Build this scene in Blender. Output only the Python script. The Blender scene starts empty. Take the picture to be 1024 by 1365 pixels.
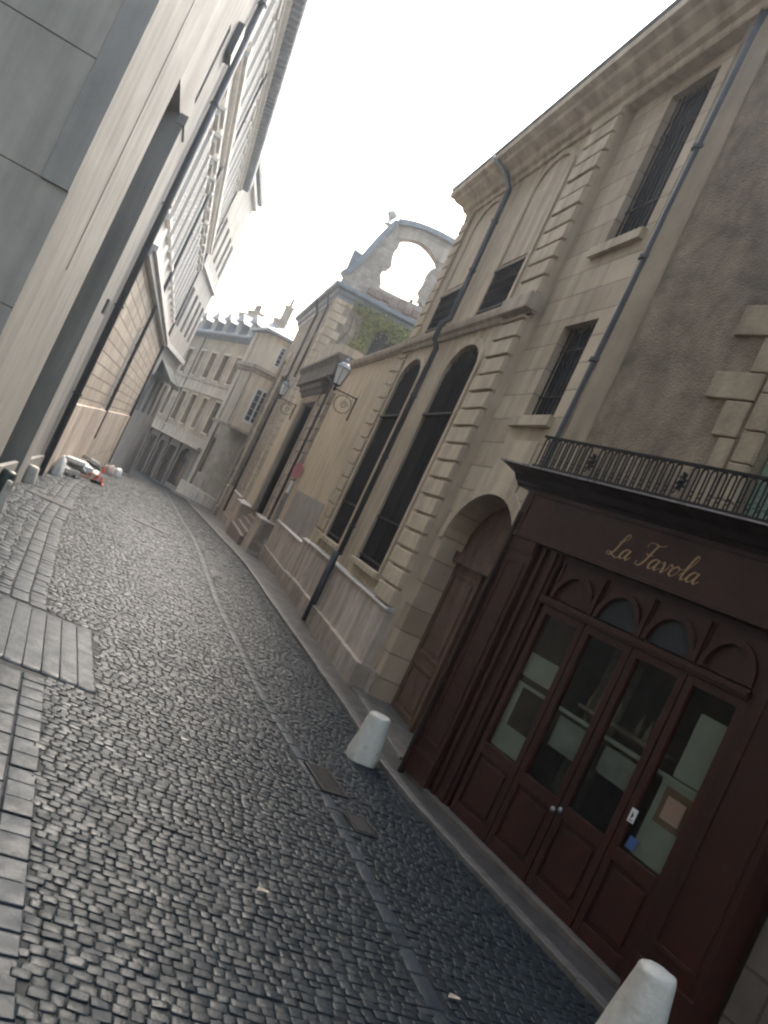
import bpy, bmesh, math, random
import numpy as np
from mathutils import Vector, Matrix
random.seed(7); rng = np.random.default_rng(11)
sc = bpy.context.scene
col = sc.collection
R = math.radians

# ------------------------------------------------------------------ camera, light, exposure
cam = bpy.data.cameras.new('camera'); cam_o = bpy.data.objects.new('camera', cam); col.objects.link(cam_o)
CR, CU, CF = Vector((.87517, -.22982, .42575)), Vector((-.41504, .09562, .90477)), Vector((.24864, .96852, .01170))
cam_o.matrix_world = Matrix(((CR.x, CU.x, -CF.x, 0), (CR.y, CU.y, -CF.y, 0), (CR.z, CU.z, -CF.z, 2.75), (0, 0, 0, 1)))
cam.sensor_fit = 'VERTICAL'; cam.sensor_height = 36; cam.sensor_width = 27; cam.lens = 31.12
cam.clip_start = .05; cam.clip_end = 2000
sc.camera = cam_o

world = bpy.data.worlds.new('World'); sc.world = world; world.use_nodes = True
nt = world.node_tree; nt.nodes.clear()
sky = nt.nodes.new('ShaderNodeTexSky'); sky.sky_type = 'NISHITA'; sky.sun_disc = False
SUN_EL, SUN_AZ = 48, 20                       # azimuth from +Y towards +X
sky.sun_elevation = R(SUN_EL); sky.sun_rotation = R(SUN_AZ); sky.air_density = 1.6; sky.dust_density = 5; sky.ozone_density = .6
hs = nt.nodes.new('ShaderNodeHueSaturation'); hs.inputs['Saturation'].default_value = .78
bg = nt.nodes.new('ShaderNodeBackground'); bg.inputs[1].default_value = .15
out = nt.nodes.new('ShaderNodeOutputWorld')
nt.links.new(sky.outputs[0], hs.inputs['Color']); nt.links.new(hs.outputs[0], bg.inputs[0]); nt.links.new(bg.outputs[0], out.inputs[0])
sun = bpy.data.lights.new('sun', 'SUN'); sun.energy = .8; sun.angle = R(25); sun.color = (1, .96, .9)
so = bpy.data.objects.new('sun', sun); col.objects.link(so)
sd = Vector((math.sin(R(SUN_AZ)) * math.cos(R(SUN_EL)), math.cos(R(SUN_AZ)) * math.cos(R(SUN_EL)), math.sin(R(SUN_EL))))
so.rotation_euler = sd.to_track_quat('Z', 'Y').to_euler(); so.location = (0, 0, 40)
sc.view_settings.view_transform = 'Standard'; sc.view_settings.look = 'None'
sc.cycles.pixel_filter_type = 'BLACKMAN_HARRIS'; sc.cycles.filter_width = 2.3
sc.view_settings.exposure = 2.1; sc.view_settings.gamma = 1

# ------------------------------------------------------------------ helpers
def gz(y):                                    # the street falls away from the viewer
    if y < 23: return 0.0
    if y < 29: return -.042 * (y - 23) ** 2 / 12
    return -.042 * (y - 26)

class Frame:
    """facade frame: u along the wall, d out of the wall towards the street, z up"""
    def __init__(s, P, D, side=1):
        l = math.hypot(*D); s.P = P; s.D = (D[0] / l, D[1] / l)
        s.N = (-s.D[1] * side, s.D[0] * side)
    def __call__(s, u, d, z):
        return (s.P[0] + s.D[0] * u + s.N[0] * d, s.P[1] + s.D[1] * u + s.N[1] * d, z)
    def off(s, d): return Frame((s.P[0] + s.N[0] * d, s.P[1] + s.N[1] * d), s.D, 1 if (-s.D[1] * s.N[0] + s.D[0] * s.N[1]) > 0 else -1)

class MB:
    def __init__(s): s.v = []; s.f = []
    def poly(s, pts):
        n = len(s.v); s.v += [tuple(p) for p in pts]; s.f.append(tuple(range(n, n + len(pts))))
    def hexa(s, c):                            # 8 corners: bottom 4 then top 4
        n = len(s.v); s.v += [tuple(p) for p in c]
        for f in ((0, 3, 2, 1), (4, 5, 6, 7), (0, 1, 5, 4), (1, 2, 6, 5), (2, 3, 7, 6), (3, 0, 4, 7)): s.f.append(tuple(n + i for i in f))
    def box(s, F, u0, u1, d0, d1, z0, z1, zf=None):
        b = (zf(0) if zf else 0)
        s.hexa([F(u0, d0, z0), F(u1, d0, z0), F(u1, d1, z0), F(u0, d1, z0), F(u0, d0, z1), F(u1, d0, z1), F(u1, d1, z1), F(u0, d1, z1)])
        return s
    def prism(s, F, pts, d0, d1):              # (u,z) outline extruded along d
        n = len(s.v); k = len(pts)
        s.v += [F(u, d0, z) for u, z in pts] + [F(u, d1, z) for u, z in pts]
        s.f.append(tuple(range(n, n + k))); s.f.append(tuple(range(n + 2 * k - 1, n + k - 1, -1)))
        for i in range(k): j = (i + 1) % k; s.f.append((n + i, n + j, n + k + j, n + k + i))
        return s
    def profile(s, F, pts, u0, u1, m0=0, m1=0):  # (d,z) outline swept along u, optional mitres
        n = len(s.v); k = len(pts)
        s.v += [F(u0 - m0 * d, d, z) for d, z in pts] + [F(u1 + m1 * d, d, z) for d, z in pts]
        s.f.append(tuple(range(n, n + k))); s.f.append(tuple(range(n + 2 * k - 1, n + k - 1, -1)))
        for i in range(k): j = (i + 1) % k; s.f.append((n + i, n + j, n + k + j, n + k + i))
        return s
    def tube(s, pts, r, seg=8, cap=True):
        pts = [Vector(p) for p in pts]; rs = r if isinstance(r, (list, tuple)) else [r] * len(pts)
        n = len(s.v); up = None
        for i, p in enumerate(pts):
            t = (pts[min(i + 1, len(pts) - 1)] - pts[max(i - 1, 0)]).normalized()
            if up is None: up = t.orthogonal().normalized()
            a = (up - t * up.dot(t)).normalized(); up = a; b = t.cross(a)
            for k in range(seg):
                th = 2 * math.pi * k / seg; s.v.append(tuple(p + (a * math.cos(th) + b * math.sin(th)) * rs[i]))
        for i in range(len(pts) - 1):
            for k in range(seg):
                k2 = (k + 1) % seg; s.f.append((n + i * seg + k, n + i * seg + k2, n + (i + 1) * seg + k2, n + (i + 1) * seg + k))
        if cap:
            s.f.append(tuple(n + k for k in range(seg))[::-1]); m = n + (len(pts) - 1) * seg; s.f.append(tuple(m + k for k in range(seg)))
        return s
    def lathe(s, c, prof, seg=16, rot=0, sx=1, sy=1):   # (r,z) about a vertical axis
        n = len(s.v)
        for r, z in prof:
            for k in range(seg):
                th = rot + 2 * math.pi * k / seg; s.v.append((c[0] + r * math.cos(th) * sx, c[1] + r * math.sin(th) * sy, c[2] + z))
        for i in range(len(prof) - 1):
            for k in range(seg):
                k2 = (k + 1) % seg; s.f.append((n + i * seg + k, n + i * seg + k2, n + (i + 1) * seg + k2, n + (i + 1) * seg + k))
        s.f.append(tuple(n + k for k in range(seg))[::-1]); m = n + (len(prof) - 1) * seg; s.f.append(tuple(m + k for k in range(seg)))
        return s
    def split(s, gap=.04):
        par = list(range(len(s.v)))
        def find(a):
            while par[a] != a: par[a] = par[par[a]]; a = par[a]
            return a
        for f in s.f:
            for i in f[1:]: par[find(i)] = find(f[0])
        comp = {}
        for i in range(len(s.v)): comp.setdefault(find(i), []).append(i)
        cs = []
        for ids in comp.values():
            P = np.array([s.v[i] for i in ids]); cs.append([set(ids), P.min(0) - gap / 2, P.max(0) + gap / 2])
        ch = True
        while ch:
            ch = False
            for i in range(len(cs)):
                for j in range(len(cs) - 1, i, -1):
                    if (cs[i][1] <= cs[j][2]).all() and (cs[j][1] <= cs[i][2]).all():
                        cs[i][0] |= cs[j][0]; cs[i][1] = np.minimum(cs[i][1], cs[j][1]); cs[i][2] = np.maximum(cs[i][2], cs[j][2]); cs.pop(j); ch = True
        out = []
        for ids, _, _ in cs:
            ids = sorted(ids); mp = {a: k for k, a in enumerate(ids)}; m = MB(); m.v = [s.v[a] for a in ids]; m.f = [tuple(mp[i] for i in f) for f in s.f if f[0] in mp]; out.append(m)
        return out
    def parts(s, name, mat, parent=None, smooth=False, bevel=0, gap=.04):
        return [m.build(name, mat, parent, smooth, bevel) for m in s.split(gap)][0]
    def build(s, name, mat, parent=None, smooth=False, bevel=0, origin=None):
        root = parent
        while root is not None and root.parent is not None: root = root.parent
        L = Vector(root.location) if root is not None else Vector(origin or (0, 0, 0))
        me = bpy.data.meshes.new(name); me.from_pydata([(x - L.x, y - L.y, z - L.z) for x, y, z in s.v], [], s.f)
        bm = bmesh.new(); bm.from_mesh(me); bmesh.ops.recalc_face_normals(bm, faces=bm.faces); bm.to_mesh(me); bm.free()
        if smooth: me.polygons.foreach_set('use_smooth', [True] * len(me.polygons))
        me.materials.append(mat); o = bpy.data.objects.new(name, me); col.objects.link(o)
        if parent is not None: o.parent = parent
        else: o.location = L
        if bevel:
            b = o.modifiers.new('bevel', 'BEVEL'); b.width = bevel; b.segments = 2; b.limit_method = 'ANGLE'; b.angle_limit = R(40); b.harden_normals = False
        return o

def tag(o, label=None, cat=None, group=None, kind=None):
    if label: o['label'] = label
    if cat: o['category'] = cat
    if group: o['group'] = group
    if kind: o['kind'] = kind
    return o
def thing(name, loc, label, cat, group=None):
    o = bpy.data.objects.new(name, None); col.objects.link(o); o.location = loc; o.empty_display_size = .3
    bpy.context.view_layer.update
    return tag(o, label, cat, group)

def arch_pts(u0, u1, zs, rise, n=14):          # from (u0,zs) over the top to (u1,zs)
    c = (u0 + u1) / 2; a = (u1 - u0) / 2
    return [(c - a * math.cos(math.pi * i / n), zs + rise * math.sin(math.pi * i / n)) for i in range(n + 1)]

def wall(mb, F, u0, u1, z0, z1, holes=(), d=0, depth=.4):
    """flat wall with real openings; hole = (u0,u1,z0,z1,rise) z1 = spring line, rise = arch height"""
    H = [(a, b, c, e, (r[0] if r else 0)) for a, b, c, e, *r in holes]
    us = sorted({u0, u1, *[h[0] for h in H], *[h[1] for h in H]}); zs = sorted({z0, z1, *[h[2] for h in H], *[h[3] + h[4] for h in H]})
    for i in range(len(us) - 1):
        for j in range(len(zs) - 1):
            cu, cz = (us[i] + us[i + 1]) / 2, (zs[j] + zs[j + 1]) / 2
            if any(h[0] < cu < h[1] and h[2] < cz < h[3] + h[4] for h in H): continue
            mb.poly([F(us[i], d, zs[j]), F(us[i + 1], d, zs[j]), F(us[i + 1], d, zs[j + 1]), F(us[i], d, zs[j + 1])])
    for a, b, c, e, r in H:
        mb.poly([F(a, d, c), F(a, d - depth, c), F(a, d - depth, e), F(a, d, e)])
        mb.poly([F(b, d, c), F(b, d - depth, c), F(b, d - depth, e), F(b, d, e)])
        mb.poly([F(a, d, c), F(b, d, c), F(b, d - depth, c), F(a, d - depth, c)])
        if r:
            P = arch_pts(a, b, e, r)
            for k in range(len(P) - 1):
                mb.poly([F(P[k][0], d, P[k][1]), F(P[k + 1][0], d, P[k + 1][1]), F(P[k + 1][0], d - depth, P[k + 1][1]), F(P[k][0], d - depth, P[k][1])])
                mb.poly([F(P[k][0], d, P[k][1]), F(P[k + 1][0], d, P[k + 1][1]), F(P[k + 1][0], d, e + r), F(P[k][0], d, e + r)])
        else:
            mb.poly([F(a, d, e), F(b, d, e), F(b, d - depth, e), F(a, d - depth, e)])
    return mb
def body(mb, F, u0, u1, z0, z1, depth, d=0):   # returns, back and top of a building volume
    mb.poly([F(u0, d, z0), F(u0, d - depth, z0), F(u0, d - depth, z1), F(u0, d, z1)])
    mb.poly([F(u1, d, z0), F(u1, d - depth, z0), F(u1, d - depth, z1), F(u1, d, z1)])
    mb.poly([F(u0, d - depth, z0), F(u1, d - depth, z0), F(u1, d - depth, z1), F(u0, d - depth, z1)])
    mb.poly([F(u0, d, z1), F(u1, d, z1), F(u1, d - depth, z1), F(u0, d - depth, z1)])
    return mb
def arch_panel(mb, F, a, b, c, e, r, d0, d1):
    pts = [(b, c), (a, c)] + (arch_pts(a, b, e, r) if r else [(a, e), (b, e)])
    return mb.prism(F, pts[::-1] if False else pts, d0, d1)

# ------------------------------------------------------------------ materials
def node(nt, t, **kw):
    n = nt.nodes.new(t)
    for k, v in kw.items(): setattr(n, k, v)
    return n
def M(name, c1, c2=None, rough=.8, nscale=3, bump=.2, bscale=60, streak=.25, brick=None, D=(0, 1), mortar=None, spec=.4, patch=None, metal=0, bumpd=.01, wet=0):
    """procedural surface: base colour varied by noise, weather streaks, optional masonry joints"""
    m = bpy.data.materials.new(name); m.use_nodes = True; nt = m.node_tree; L = nt.links.new
    bs = nt.nodes['Principled BSDF']; bs.inputs['Metallic'].default_value = metal
    bs.inputs['Specular IOR Level'].default_value = spec
    c2 = c2 or tuple(x * .7 for x in c1)
    geo = node(nt, 'ShaderNodeNewGeometry')
    n1 = node(nt, 'ShaderNodeTexNoise'); n1.inputs['Scale'].default_value = nscale; n1.inputs['Detail'].default_value = 6; n1.inputs['Roughness'].default_value = .65
    L(geo.outputs['Position'], n1.inputs['Vector'])
    rmp = node(nt, 'ShaderNodeMapRange'); rmp.inputs['From Min'].default_value = .3; rmp.inputs['From Max'].default_value = .7; L(n1.outputs['Fac'], rmp.inputs['Value'])
    mx = node(nt, 'ShaderNodeMix', data_type='RGBA'); L(rmp.outputs[0], mx.inputs['Factor']); mx.inputs['A'].default_value = (*c1, 1); mx.inputs['B'].default_value = (*c2, 1)
    colr = mx.outputs['Result']; height = None
    if streak:
        mp = node(nt, 'ShaderNodeMapping'); mp.inputs['Scale'].default_value = (2.2, 2.2, .18); L(geo.outputs['Position'], mp.inputs['Vector'])
        n2 = node(nt, 'ShaderNodeTexNoise'); n2.inputs['Scale'].default_value = 1.6; n2.inputs['Detail'].default_value = 5; L(mp.outputs[0], n2.inputs['Vector'])
        r2 = node(nt, 'ShaderNodeMapRange'); r2.inputs['From Min'].default_value = .35; r2.inputs['From Max'].default_value = .7; r2.inputs['To Min'].default_value = 1; r2.inputs['To Max'].default_value = 1 - streak; L(n2.outputs['Fac'], r2.inputs['Value'])
        h = node(nt, 'ShaderNodeHueSaturation'); L(colr, h.inputs['Color']); L(r2.outputs[0], h.inputs['Value']); colr = h.outputs[0]
    if patch:                                   # (colour, scale, threshold) old stains
        n3 = node(nt, 'ShaderNodeTexNoise'); n3.inputs['Scale'].default_value = patch[1]; n3.inputs['Detail'].default_value = 4; n3.inputs['Distortion'].default_value = .6; L(geo.outputs['Position'], n3.inputs['Vector'])
        r3 = node(nt, 'ShaderNodeMapRange'); r3.inputs['From Min'].default_value = patch[2]; r3.inputs['From Max'].default_value = patch[2] + .14; L(n3.outputs['Fac'], r3.inputs['Value'])
        m3 = node(nt, 'ShaderNodeMix', data_type='RGBA'); L(r3.outputs[0], m3.inputs['Factor']); L(colr, m3.inputs['A']); m3.inputs['B'].default_value = (*patch[0], 1); colr = m3.outputs['Result']
    if brick:                                   # (block width, block height, joint width, joint darkening 0..1)
        dt = node(nt, 'ShaderNodeVectorMath', operation='DOT_PRODUCT'); L(geo.outputs['Position'], dt.inputs[0]); dt.inputs[1].default_value = (D[0], D[1], 0)
        sp = node(nt, 'ShaderNodeSeparateXYZ'); L(geo.outputs['Position'], sp.inputs[0])
        cb = node(nt, 'ShaderNodeCombineXYZ'); L(dt.outputs['Value'], cb.inputs[0]); L(sp.outputs[2], cb.inputs[1])
        wn = node(nt, 'ShaderNodeTexNoise'); wn.inputs['Scale'].default_value = 2.5; L(geo.outputs['Position'], wn.inputs['Vector'])
        ws = node(nt, 'ShaderNodeVectorMath', operation='SCALE'); L(wn.outputs['Color'], ws.inputs[0]); ws.inputs['Scale'].default_value = .035
        wa = node(nt, 'ShaderNodeVectorMath', operation='ADD'); L(cb.outputs[0], wa.inputs[0]); L(ws.outputs[0], wa.inputs[1])
        bt = node(nt, 'ShaderNodeTexBrick'); L(wa.outputs[0], bt.inputs['Vector']); bt.inputs['Scale'].default_value = 1
        bt.inputs['Brick Width'].default_value = brick[0]; bt.inputs['Row Height'].default_value = brick[1]; bt.inputs['Mortar Size'].default_value = brick[2]; bt.inputs['Mortar Smooth'].default_value = .3
        bt.inputs['Color1'].default_value = (1, 1, 1, 1); bt.inputs['Color2'].default_value = (.74, .73, .71, 1); bt.inputs['Mortar'].default_value = (brick[3],) * 3 + (1,)
        mu = node(nt, 'ShaderNodeMix', data_type='RGBA', blend_type='MULTIPLY'); mu.inputs['Factor'].default_value = 1; L(colr, mu.inputs['A']); L(bt.outputs['Color'], mu.inputs['B']); colr = mu.outputs['Result']
        inv = node(nt, 'ShaderNodeMath', operation='SUBTRACT'); inv.inputs[0].default_value = 1; L(bt.outputs['Fac'], inv.inputs[1]); height = inv.outputs[0]
    L(colr, bs.inputs['Base Color'])
    n4 = node(nt, 'ShaderNodeTexNoise'); n4.inputs['Scale'].default_value = bscale; n4.inputs['Detail'].default_value = 4; L(geo.outputs['Position'], n4.inputs['Vector'])
    b1 = node(nt, 'ShaderNodeBump'); b1.inputs['Strength'].default_value = bump; b1.inputs['Distance'].default_value = bumpd; L(n4.outputs['Fac'], b1.inputs['Height'])
    last = b1
    if height is not None:
        b2 = node(nt, 'ShaderNodeBump'); b2.inputs['Strength'].default_value = .9; b2.inputs['Distance'].default_value = .02; L(height, b2.inputs['Height']); L(b1.outputs[0], b2.inputs['Normal']); last = b2
    L(last.outputs[0], bs.inputs['Normal'])
    rr = node(nt, 'ShaderNodeMapRange'); rr.inputs['From Min'].default_value = .3; rr.inputs['From Max'].default_value = .7; rr.inputs['To Min'].default_value = max(.04, rough - .12 - wet); rr.inputs['To Max'].default_value = min(1, rough + .1); L(n1.outputs['Fac'], rr.inputs['Value']); L(rr.outputs[0], bs.inputs['Roughness'])
    return m

DS = (.22623, -.97407); DF = (-.31, .951)
stone = M('pale_limestone', (.54, .44, .32), (.42, .34, .24), nscale=1.6, streak=.36, patch=((.34, .28, .21), .7, .6))
stone_ashlar = M('limestone_ashlar', (.54, .44, .32), (.43, .345, .245), brick=(.95, .43, .012, .5), streak=.22, nscale=1.2)
stone_plinth = M('plinth_limestone', (.60, .51, .43), (.45, .375, .31), nscale=2.5, streak=.4, brick=(1.25, 2.2, .012, .6), patch=((.30, .26, .21), .9, .6))
stone_base = M('base_limestone', (.44, .37, .31), (.31, .26, .21), nscale=3, streak=.3, brick=(.7, 1.4, .015, .5))
stone_dark = M('weathered_stone', (.13, .11, .09), (.08, .07, .06), nscale=2.5, streak=.4)
stone_wet = M('wet_stone_ledge', (.5, .48, .44), (.36, .34, .31), rough=.35, streak=0, nscale=6)
stone_grey = M('grey_sandstone', (.42, .35, .27), (.31, .255, .195), nscale=1.5, streak=.35)
stone_grey_f = M('grey_sandstone_far', (.40, .32, .225), (.29, .235, .165), nscale=.8, streak=.35, brick=(1.1, .5, .012, .75), D=DF)
chapel_m = M('chapel_ashlar_side', (.38, .32, .24), (.25, .21, .16), brick=(.9, .42, .014, .5), D=(1, 0), streak=.3, patch=((.15, .145, .10), .6, .6))
chapel_f = M('chapel_ashlar_front', (.38, .31, .22), (.28, .23, .17), brick=(.9, .42, .014, .55), streak=.3)
yellow = M('ochre_lime_plaster', (.56, .455, .315), (.48, .39, .27), nscale=1.3, streak=.32, bscale=40, patch=((.40, .34, .25), .8, .6))
grey_patch = M('grey_cement_patch', (.33, .30, .26), (.26, .235, .20), nscale=1.4, streak=.2)
plaster = M('old_roughcast_plaster', (.27, .21, .14), (.135, .105, .072), nscale=2.6, streak=.15, bump=.9, bscale=38, bumpd=.03, patch=((.085, .068, .048), .9, .55))
quoin_m = M('pale_quoin_stone', (.37, .295, .195), (.25, .20, .135), nscale=3.5, streak=.3, bump=.5, bscale=18, bumpd=.02)
white_wall = M('white_painted_stone', (.70, .675, .63), (.60, .575, .54), nscale=.8, streak=.2)
louvre = M('pale_grey_shutter', (.62, .60, .57), (.52, .50, .48), streak=.1)
rustic = M('rusticated_blocks', (.50, .43, .35), (.38, .325, .26), brick=(1.05, .385, .028, .42), nscale=1, streak=.25)
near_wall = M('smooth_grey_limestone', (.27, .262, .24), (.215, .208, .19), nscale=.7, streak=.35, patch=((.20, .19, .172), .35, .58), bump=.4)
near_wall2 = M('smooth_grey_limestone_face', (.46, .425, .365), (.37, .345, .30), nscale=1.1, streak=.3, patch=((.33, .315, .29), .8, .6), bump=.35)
zinc = M('blue_grey_zinc', (.21, .23, .26), (.15, .165, .185), rough=.5, streak=.2)
slate = M('slate_roof', (.10, .105, .115), (.07, .073, .08), rough=.6, brick=(.3, .22, .012, .5), D=(.7, .7))
pipe_m = M('dark_grey_pipe_paint', (.05, .055, .062), (.03, .033, .038), rough=.45, streak=.1)
iron = M('black_wrought_iron', (.012, .012, .014), (.022, .019, .017), rough=.6, streak=0, spec=.2)
glass_dark = M('dark_window_glass', (.040, .042, .046), (.024, .026, .028), rough=.38, bump=.0, bscale=2, streak=0, spec=.16)
dark_in = M('unlit_interior', (.018, .017, .016), (.012, .011, .010), rough=.9, streak=0)
white_paint = M('white_window_paint', (.62, .62, .60), (.52, .52, .50), rough=.5, streak=.1)
wood_red = M('oxblood_painted_wood', (.046, .0115, .0075), (.027, .0074, .0054), rough=.40, nscale=5, streak=.4, bump=.2, bscale=90, patch=((.045, .022, .016), 6, .64))
wood_red2 = M('oxblood_painted_panel', (.038, .0098, .0066), (.023, .0065, .0048), rough=.42, nscale=4, streak=.3)
wood_dark = M('dark_wood_edge', (.022, .010, .008), (.014, .007, .006), rough=.4, streak=.2)
wood_brown = M('aged_brown_door_wood', (.15, .085, .055), (.09, .052, .034), rough=.6, nscale=4, streak=.45, bump=.3, bscale=50)
gold = M('ochre_gold_lettering', (.48, .33, .19), (.36, .23, .12), rough=.5, streak=0)
metal_edge = M('worn_zinc_edge', (.30, .28, .28), (.2, .19, .2), rough=.35, streak=0, metal=.6)
cream = M('cream_curtain', (.26, .265, .215), (.20, .205, .165), streak=.1)
paper_m = M('pink_print_paper', (.50, .26, .20), (.40, .30, .24), nscale=14, streak=0)
blue_m = M('blue_sticker', (.05, .10, .24), (.04, .08, .2), streak=0)
brown_in = M('brown_room_wall', (.20, .15, .10), (.13, .095, .065), streak=0)
bollard_m = M('white_limestone_bollard', (.56, .54, .48), (.42, .40, .345), nscale=7, streak=.3, bump=.5, bscale=30, patch=((.24, .20, .13), 4, .60))
kerb_m = M('kerb_granite', (.13, .122, .11), (.075, .07, .063), rough=.45, nscale=6, streak=0)
lamp_glass = M('frosted_lamp_glass', (.68, .68, .66), (.6, .6, .58), rough=.3, streak=0)
green_sh = M('faded_green_shutter', (.16, .23, .17), (.12, .17, .13), rough=.6)
sign_red = M('faded_red_sign', (.40, .13, .15), (.33, .11, .13), rough=.4, streak=0)
orange = M('orange_plastic', (.75, .12, .06), (.65, .1, .05), rough=.4, streak=0)
tarp = M('white_tarpaulin', (.62, .62, .60), (.5, .5, .48), rough=.5, nscale=5, streak=0)
sandy = M('sandy_rubble', (.42, .36, .28), (.3, .25, .2), nscale=8, streak=0)
pink_m = M('pinkish_sack_cloth', (.45, .34, .30), (.36, .27, .24), streak=0)
dk_green = M('dark_green_paint', (.02, .035, .03), (.015, .025, .022), rough=.4, streak=0)
leaf_m = M('ivy_leaves', (.15, .17, .035), (.28, .25, .08), nscale=9, streak=0, rough=.6)
leaf_m2 = M('ivy_leaves_dark', (.08, .10, .028), (.12, .13, .04), nscale=9, streak=0, rough=.6)
rubble = M('rubble_masonry', (.46, .40, .33), (.33, .28, .23), brick=(.32, .17, .02, .75), D=(1, 0), nscale=2, streak=.2, bump=.6, bscale=9, bumpd=.03)
brick_red = M('brick_infill', (.27, .17, .13), (.33, .26, .21), brick=(.24, .09, .02, .7), D=(1, 0), streak=.2)
moss_roof = M('mossy_tile_roof', (.13, .145, .12), (.09, .10, .085), streak=.1)
wood_amber = M('amber_brown_panel', (.18, .11, .06), (.1, .06, .035), streak=0)  # even amber brown for the menu frame and the far shop poster

def cobble_mat(name, base, dark, r0, r1):
    m = bpy.data.materials.new(name); m.use_nodes = True; nt = m.node_tree; L = nt.links.new; bs = nt.nodes['Principled BSDF']
    geo = node(nt, 'ShaderNodeNewGeometry')
    at = node(nt, 'ShaderNodeAttribute', attribute_name='tone')
    n1 = node(nt, 'ShaderNodeTexNoise'); n1.inputs['Scale'].default_value = 5.5; n1.inputs['Detail'].default_value = 7; L(geo.outputs['Position'], n1.inputs['Vector'])
    mx = node(nt, 'ShaderNodeMix', data_type='RGBA'); L(at.outputs['Fac'], mx.inputs['Factor']); mx.inputs['A'].default_value = (*base, 1); mx.inputs['B'].default_value = (*dark, 1)
    L(mx.outputs['Result'], bs.inputs['Base Color'])
    n2 = node(nt, 'ShaderNodeTexNoise'); n2.inputs['Scale'].default_value = 26; n2.inputs['Detail'].default_value = 5; L(geo.outputs['Position'], n2.inputs['Vector'])
    b = node(nt, 'ShaderNodeBump'); b.inputs['Strength'].default_value = .4; b.inputs['Distance'].default_value = .012; L(n2.outputs['Fac'], b.inputs['Height']); L(b.outputs[0], bs.inputs['Normal'])
    rr = node(nt, 'ShaderNodeMapRange'); rr.inputs['From Min'].default_value = .3; rr.inputs['From Max'].default_value = .7; rr.inputs['To Min'].default_value = r0; rr.inputs['To Max'].default_value = r1; L(n1.outputs['Fac'], rr.inputs['Value']); L(rr.outputs[0], bs.inputs['Roughness'])
    bs.inputs['Specular IOR Level'].default_value = .16
    return m
cob_m = cobble_mat('wet_basalt_setts', (.020, .0265, .031), (.0095, .0135, .0165), .28, .62)
slab_m = cobble_mat('wet_granite_slabs', (.030, .038, .045), (.018, .024, .029), .32, .6)
joint_m = M('wet_joint_sand', (.014, .016, .018), (.009, .011, .012), rough=.65, spec=.12, streak=0, nscale=5)
pave_m = M('wet_pavement_asphalt', (.065, .062, .058), (.04, .038, .036), rough=.42, streak=0, nscale=2, bscale=35, bump=.5)
puddle_m = M('wet_smooth_slab', (.040, .048, .055), (.028, .034, .040), rough=.46, streak=0, nscale=2, bscale=30, bump=.25)

def clear_glass():
    m = bpy.data.materials.new('shop_window_glass'); m.use_nodes = True; nt = m.node_tree; nt.nodes.clear(); L = nt.links.new
    t = node(nt, 'ShaderNodeBsdfTransparent'); t.inputs[0].default_value = (.86, .88, .86, 1); g = node(nt, 'ShaderNodeBsdfGlossy'); g.inputs['Roughness'].default_value = .04
    fr = node(nt, 'ShaderNodeFresnel'); fr.inputs[0].default_value = 1.5; mx = node(nt, 'ShaderNodeMixShader'); o = node(nt, 'ShaderNodeOutputMaterial')
    gb = node(nt, 'ShaderNodeNewGeometry'); sb = node(nt, 'ShaderNodeMath', operation='SUBTRACT'); sb.inputs[0].default_value = 1; L(gb.outputs['Backfacing'], sb.inputs[1]); mm = node(nt, 'ShaderNodeMath', operation='MULTIPLY'); L(fr.outputs[0], mm.inputs[0]); L(sb.outputs[0], mm.inputs[1]); L(mm.outputs[0], mx.inputs[0]); L(t.outputs[0], mx.inputs[1]); L(g.outputs[0], mx.inputs[2]); L(mx.outputs[0], o.inputs[0]); return m
glass = clear_glass()

# ------------------------------------------------------------------ ground, street, pavements
def grid_sheet(name, xs_fn, ys, mat, lift, nx=2, kind='structure'):
    mb = MB()
    for i in range(len(ys) - 1):
        for j in range(nx):
            def pt(y, k): a, b = xs_fn(y); x = a + (b - a) * k / nx; return (x, y, gz(y) + lift)
            mb.poly([pt(ys[i], j), pt(ys[i], j + 1), pt(ys[i + 1], j + 1), pt(ys[i + 1], j)])
    o = mb.build(name, mat); tag(o, kind=kind); return o
YS = [-60, -20, -6, 0, 6, 12, 18, 23, 24, 25, 26, 27, 28, 29, 34, 42, 50, 60, 75, 95, 130, 400]
grid_sheet('ground', lambda y: (-400, 400), YS, joint_m, -.0165, 1)

KERB = [(6.0, -3.0), (5.55, 2.9), (4.15, 9.2), (3.98, 10.2), (4.02, 12.0), (3.72, 18), (3.45, 24.2), (3.2, 32), (3.04, 41), (2.9, 50), (2.75, 60), (1.6, 68), (-1.2, 80)]
def kx(y):
    for (x0, y0), (x1, y1) in zip(KERB, KERB[1:]):
        if y0 <= y <= y1: return x0 + (x1 - x0) * (y - y0) / (y1 - y0)
    return KERB[0][0] if y < KERB[0][1] else KERB[-1][0]
SEAM = [(1.3, -3), (.86, 1.5), (.47, 4.4), (.18, 7), (-.06, 9.0), (-.48, 12.0), (-1.09, 18.5), (-1.55, 27), (-1.8, 40), (-1.9, 52), (-1.2, 66), (-5, 82)]
def sx(y):
    for (x0, y0), (x1, y1) in zip(SEAM, SEAM[1:]):
        if y0 <= y <= y1: return x0 + (x1 - x0) * (y - y0) / (y1 - y0)
    return SEAM[0][0] if y < SEAM[0][1] else SEAM[-1][0]
GUT = [(3.4, -3), (3.2, 4), (2.95, 8.3), (2.55, 11.4), (2.17, 17.4), (1.75, 32.8), (1.5, 50), (1.3, 60), (-1, 75)]
def gx(y):
    for (x0, y0), (x1, y1) in zip(GUT, GUT[1:]):
        if y0 <= y <= y1: return x0 + (x1 - x0) * (y - y0) / (y1 - y0)
    return GUT[0][0] if y < GUT[0][1] else GUT[-1][0]

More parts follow.
